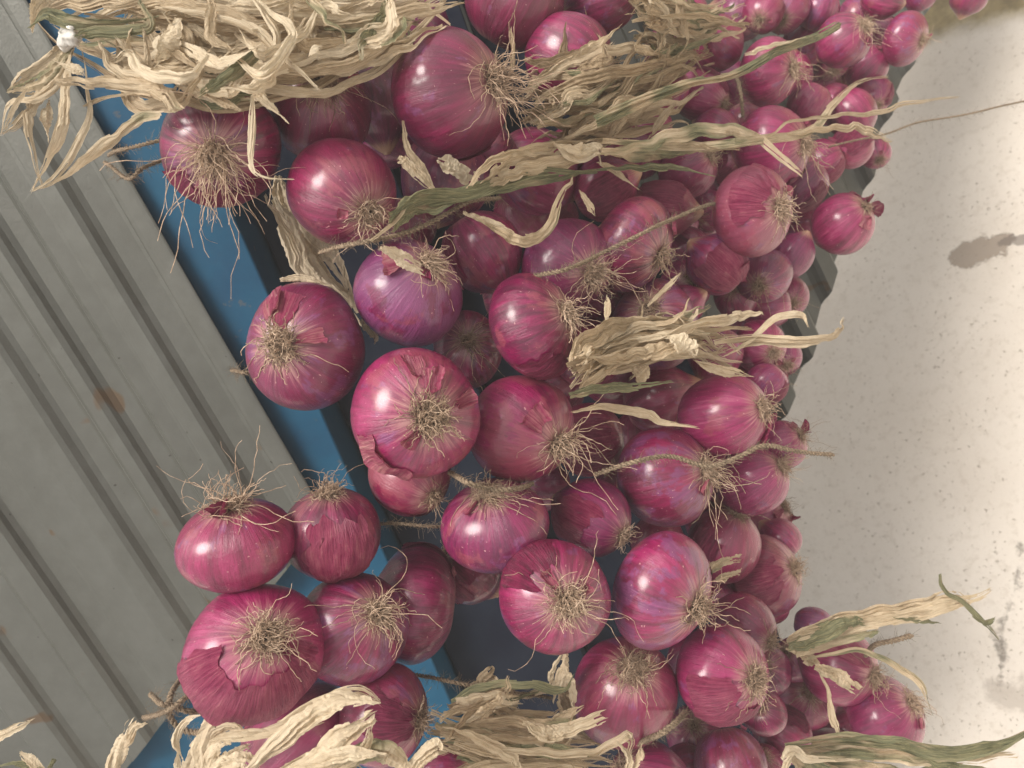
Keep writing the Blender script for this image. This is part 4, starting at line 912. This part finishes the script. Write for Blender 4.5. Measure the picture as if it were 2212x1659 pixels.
twine('dark frayed cord end in the forked green leaves', [(1870, 1415), (1890, 1395), (1930, 1385), (1970, 1372)], dz=-.04, rad=.0016, ends=(.02, 0))

# ---------------------------------------------------------------- ribbed sheets, blue beam, ground
DD = np.array([.435, -.873, .22]); DD /= np.linalg.norm(DD)       # along the ribs, camera axes (z = away)
def cam_v(v): return np.array([v[0], v[1], -v[2]])                 # (x, y, away) -> camera axes
def cpt(px, py, z): return np.array([(px - CX) / FP * z, -(py - CY) / FP * z, -z])
def towc(V): return V @ M3N.T + CLN
d_c = cam_v(DD)
# near sheet: edge runs through (377,553)
O1 = cpt(377, 553, .640)
ac = cam_v((-.873, -.435, .10)); ac = ac - d_c * ac.dot(d_c); ac /= np.linalg.norm(ac)
n1 = np.cross(ac, d_c); n1 = n1 if n1[2] > 0 else -n1
k = .640 / FP
prof = [(0, 0), (6, .6), (44, 0), (54, -2), (112, -.5), (134, 5.5), (174, 5), (182, 4.2), (228, 5.6), (246, -2), (292, -1), (312, 5.5), (350, 5.2), (368, -2), (420, -1), (444, 5.2),
        (492, 5.5), (500, 5), (604, -3), (618, -3), (668, -3), (684, 5), (750, 5), (766, -2), (860, -2), (876, 5), (960, 5), (976, -2), (1080, -2), (1096, 5), (1180, 5)]
prof = np.array(prof, float)
def ribbed(name, label, cat, O, d, a, n, prof, tfun, thick=.0012, group=None, mat=None):
    # profile points doubled at the creases so that the folds stay crisp; loops along d limited by tfun(s)
    org = O.copy(); nb = 60
    s, h = prof[:, 0], prof[:, 1]
    # insert small bevels
    ss, hh = [], []
    for i in range(len(s)):
        if 0 < i < len(s) - 1:
            ss += [s[i] + (s[i - 1] - s[i]) * min(.3, .0022 / (abs(s[i - 1] - s[i]) + 1e-9)), s[i] + (s[i + 1] - s[i]) * min(.3, .0022 / (abs(s[i + 1] - s[i]) + 1e-9))]
            hh += [h[i] + (h[i - 1] - h[i]) * min(.3, .0022 / (abs(s[i - 1] - s[i]) + 1e-9)), h[i] + (h[i + 1] - h[i]) * min(.3, .0022 / (abs(s[i + 1] - s[i]) + 1e-9))]
        else: ss.append(s[i]); hh.append(h[i])
    ss, hh = np.array(ss), np.array(hh); m = len(ss)
    V = []
    for side in (0, 1):
        for i in range(m):
            t0, t1 = tfun(ss[i])
            t = np.linspace(t0, t1, nb)
            wob = .0006 * np.sin(t * 13 + ss[i] * 31)
            V.append(O + ss[i] * a + t[:, None] * d + (hh[i] + wob - side * thick)[:, None] * n if np.ndim(wob) else None)
    V = np.concatenate(V); F = gridfaces(m, nb); F2 = F[:, ::-1] + m * nb
    # closing strip along the two cut ends and long sides
    E = []
    for i in range(m - 1):
        for j in (0, nb - 1):
            a0, b0 = i * nb + j, (i + 1) * nb + j; q = [a0, b0, b0 + m * nb, a0 + m * nb]; E.append(q if j == 0 else q[::-1])
    for j in range(nb - 1):
        for i in (0, m - 1):
            a0, b0 = i * nb + j, i * nb + j + 1; q = [a0, b0, b0 + m * nb, a0 + m * nb]; E.append(q if i == m - 1 else q[::-1])
    Vw = towc(V); ow = towc(O[None])[0]
    o = mesh(name, Vw - ow, np.vstack([F, F2, np.array(E)]), mat or MM, smooth=False); o.location = ow
    tag(o, label, cat, group); return o
sh_prof = prof * np.array([k, .0013])
def end1(s):
    # the cut end runs from (690,1140) down-left to (250,1690)
    best = 1.2
    p0, p1 = np.array([700., 1128.]), np.array([240., 1702.])
    lo, hi = 0, 1.6
    for _ in range(40):
        t = (lo + hi) / 2; q = O1 + s * ac + t * d_c; x, y = CX + FP * q[0] / -q[2], CY - FP * q[1] / -q[2]
        side = (p1[0] - p0[0]) * (y - p0[1]) - (p1[1] - p0[1]) * (x - p0[0])
        if side > 0: lo = t
        else: hi = t
    return -.5, lo
ribbed('ribbed_metal_sheet', 'dusty grey ribbed metal sheet filling the left side', 'metal sheet', O1, d_c, ac, n1, sh_prof, end1)

def box(name, label, cat, O, u, v, w_, mat, bevel=.002, parent=None, kind=None):
    V = np.array([O + a * u + b * v + c * w_ for a in (0, 1) for b in (0, 1) for c in (0, 1)])
    ow = towc(O[None])[0]; V = towc(V) - ow
    F = [(0, 1, 3, 2), (4, 6, 7, 5), (0, 4, 5, 1), (2, 3, 7, 6), (0, 2, 6, 4), (1, 5, 7, 3)]
    o = mesh(name, V, F, mat, parent, smooth=False); o.location = ow
    bm = o.modifiers.new('bevel', 'BEVEL'); bm.width = bevel; bm.segments = 3
    if label: tag(o, label, cat, kind=kind)
    return o
# blue beam under the sheet: broad face lit, its right side falls away into shade
kb = .665 / FP
B0, B1 = cpt(553, 553, .662), cpt(815, 1140, .725)
d_s = d_c; d_c = B1 - B0; d_c /= np.linalg.norm(d_c); ac = ac - d_c * ac.dot(d_c); ac /= np.linalg.norm(ac); n1 = np.cross(ac, d_c); n1 = n1 if n1[2] > 0 else -n1
Ob = B0 - d_c * .8 + n1 * .011
box('blue_beam', 'blue painted steel beam behind the onions beside the grey sheet', 'steel beam', Ob, d_c * 2.2, ac * .46, -n1 * .16, MB_)
# backing rails added in the gap, shade put into their near-black colour
m, t = newmat('gap_shade_navy'); g = G(t); nz = g.noise(g.n('ShaderNodeTexCoord').outputs['Object'], 20, 4)
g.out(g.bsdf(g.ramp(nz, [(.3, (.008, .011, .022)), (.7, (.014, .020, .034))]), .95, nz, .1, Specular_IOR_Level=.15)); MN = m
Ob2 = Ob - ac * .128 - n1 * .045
box('gap_shade_rail', 'rail added with shade painted near-black navy, in the gap behind the middle onions', 'shade backing', Ob2, d_c * 2.2, ac * .125, -n1 * .05, MN)
box('back_shade_rail', 'second added rail, shade painted near-black navy, deep behind the middle onions', 'shade backing', Ob2 - ac * .10 - n1 * .035, d_c * 2.2, ac * .098, -n1 * .03, MN)
box('inner_shade_rail', 'innermost added rail, shade painted near-black navy, mostly hidden by the strings of onions', 'shade backing', Ob2 - ac * .20 - n1 * .065, d_c * 2.0, ac * .096, -n1 * .03, MN)

# far ribbed panel whose scalloped lower end stands before the ground
e_c = cam_v((.355, .895, .12)); e_c /= np.linalg.norm(e_c)
O2 = cpt(1712, 838, .99)
d_c = cam_v(np.array([.435, -.873, .05])); d_c /= np.linalg.norm(d_c)
n2 = np.cross(e_c, d_c); n2 = n2 if n2[2] > 0 else -n2; n2 /= np.linalg.norm(n2)
a2 = e_c - d_c * e_c.dot(d_c); a2 /= np.linalg.norm(a2); sk = e_c.dot(d_c) / e_c.dot(a2)
P2 = []; x = -.62
pitch = .062
while x < 1.0:
    P2 += [(x, 0), (x + pitch * .40, 0), (x + pitch * .50, .016), (x + pitch * .88, .016)]; x += pitch
P2 = np.array(P2)
ribbed('ribbed_wall_panel', 'grey ribbed wall panel behind the far onions, scalloped edge over the ground', 'metal panel', O2, d_c, a2, n2, P2, lambda s: (s * sk - .95, s * sk + .004 * math.sin(s * 40)))

# ground: one sheet to the horizon
def ground_hit(px, py):
    d = M3N @ np.array([(px - CX) / FP, -(py - CY) / FP, -1]); t = -CAMH / d[2]; return CLN + d * t
m, t = newmat('pale_concrete'); g = G(t); tc = g.n('ShaderNodeTexCoord'); o = tc.outputs['Object']
sx = g.n('ShaderNodeSeparateXYZ'); t.links.new(o, sx.inputs[0]); X, Y = sx.outputs[0], sx.outputs[1]
a = g.noise(o, 3.0, 4, .6); b_ = g.noise(o, 60, 4, .7); c = g.noise(o, 150, 3, .6); dn = g.noise(o, 14, 5, .7)
col = g.ramp(a, [(.3, (.62, .555, .475)), (.7, (.72, .66, .58))])
col = g.mix(g.m('MULTIPLY', g.sm(b_, .50, .68), .25), col, (.42, .35, .27))
spk = g.m('MULTIPLY', g.sm(g.m('ADD', c, g.m('MULTIPLY', dn, .25)), .745, .84), .6)
col = g.mix(spk, col, (.27, .215, .16))
vf = g.noise(o, 260, 2, .5); col = g.mix(g.m('MULTIPLY', g.sm(vf, .68, .76), .4), col, (.22, .18, .14))
def linedist(p, q):      # signed distance to the line p->q on the ground
    u = (q - p)[:2]; L = np.linalg.norm(u); nx, ny = -u[1] / L, u[0] / L
    return g.m('ADD', g.m('ADD', g.m('MULTIPLY', X, float(nx)), g.m('MULTIPLY', Y, float(ny))), float(-(nx * p[0] + ny * p[1])))
def segd(p, q):
    u = (q - p)[:2]; L = float(np.linalg.norm(u)); u = u / L
    px_, py_ = g.m('SUBTRACT', X, float(p[0])), g.m('SUBTRACT', Y, float(p[1]))
    s = g.m('ADD', g.m('MULTIPLY', px_, float(u[0])), g.m('MULTIPLY', py_, float(u[1])))
    s = g.m('MINIMUM', g.m('MAXIMUM', s, 0.0), L)
    ex = g.m('SUBTRACT', px_, g.m('MULTIPLY', s, float(u[0]))); ey = g.m('SUBTRACT', py_, g.m('MULTIPLY', s, float(u[1])))
    return g.m('SQRT', g.m('ADD', g.m('MULTIPLY', ex, ex), g.m('MULTIPLY', ey, ey)))
# tan soil beyond the edge at the upper right
d1 = linedist(ground_hit(1990, 108), ground_hit(2212, 50)); chk = ground_hit(2150, 0)
pA, pB = ground_hit(1990, 108), ground_hit(2212, 50); uu = (pB - pA)[:2]; sgn = np.sign(-uu[1] * (chk - pA)[0] + uu[0] * (chk - pA)[1])
d1 = g.m('ADD', g.m('MULTIPLY', d1, float(sgn)), g.m('MULTIPLY', g.m('SUBTRACT', dn, .5), .05))
soil = g.ramp(g.noise(o, 25, 5, .7), [(.35, (.20, .155, .075)), (.6, (.36, .28, .14)), (.8, (.50, .42, .24))])
col = g.mix(g.sm(d1, -.005, .045), col, soil)
wob = g.m('MULTIPLY', g.m('SUBTRACT', dn, .5), .085)
def stain(pts, wd, soft, colr, amt):
    global col
    dd = None
    for p, q in zip(pts[:-1], pts[1:]):
        x_ = segd(ground_hit(*p), ground_hit(*q)); dd = x_ if dd is None else g.m('MINIMUM', dd, x_)
    dd = g.m('ADD', dd, wob); f = g.m('MULTIPLY', g.m('SUBTRACT', 1.0, g.sm(dd, wd, wd + soft)), amt)
    col = g.mix(f, col, colr); return f
s1 = stain([(2085, 552), (2150, 530)], .018, .007, (.27, .215, .165), .85)
s2 = stain([(2150, 530), (2250, 508)], .004, .004, (.15, .12, .10), .7)
s3 = stain([(2206, 1180), (2190, 1280), (2165, 1360), (2160, 1480)], -.004, .012, (.12, .10, .08), .8)
s4 = stain([(2165, 1500), (2250, 1505)], .014, .012, (.36, .31, .26), .55)
hh_ = g.m('ADD', g.m('MULTIPLY', b_, .5), g.m('SUBTRACT', dn, g.m('ADD', g.m('MULTIPLY', spk, 1.0), g.m('ADD', s1, s3))))
g.out(g.bsdf(col, .9, hh_, .5, .006))
N = 60; gx = np.linspace(-30, 30, N); xx, yy = np.meshgrid(gx, gx, indexing='ij')
o = mesh('ground', np.stack([xx, yy, 0 * xx], -1).reshape(-1, 3), gridfaces(N, N), m, smooth=True); tag(o, kind='structure', label='pale speckled concrete ground')

# thin haze volume added to imitate a lens veil that lifts shadows
HZ = 0.055
m, t = newmat('veil_haze'); nd = t.nodes.new('ShaderNodeVolumePrincipled'); nd.inputs['Density'].default_value = HZ; nd.inputs['Color'].default_value = (1, .97, .93, 1); nd.inputs['Anisotropy'].default_value = 0
t.links.new(nd.outputs[0], t.nodes.new('ShaderNodeOutputMaterial').inputs['Volume'])
V = [(x, y, z) for x in (-31, 31) for y in (-31, 31) for z in (-1, 1.9)]
me = bpy.data.meshes.new('haze'); me.from_pydata(V, [], [(0, 1, 3, 2), (4, 6, 7, 5), (0, 4, 5, 1), (2, 3, 7, 6), (0, 2, 6, 4), (1, 5, 7, 3)]); me.materials.append(m)
o = bpy.data.objects.new('haze', me); COL.objects.link(o); tag(o, kind='stuff')
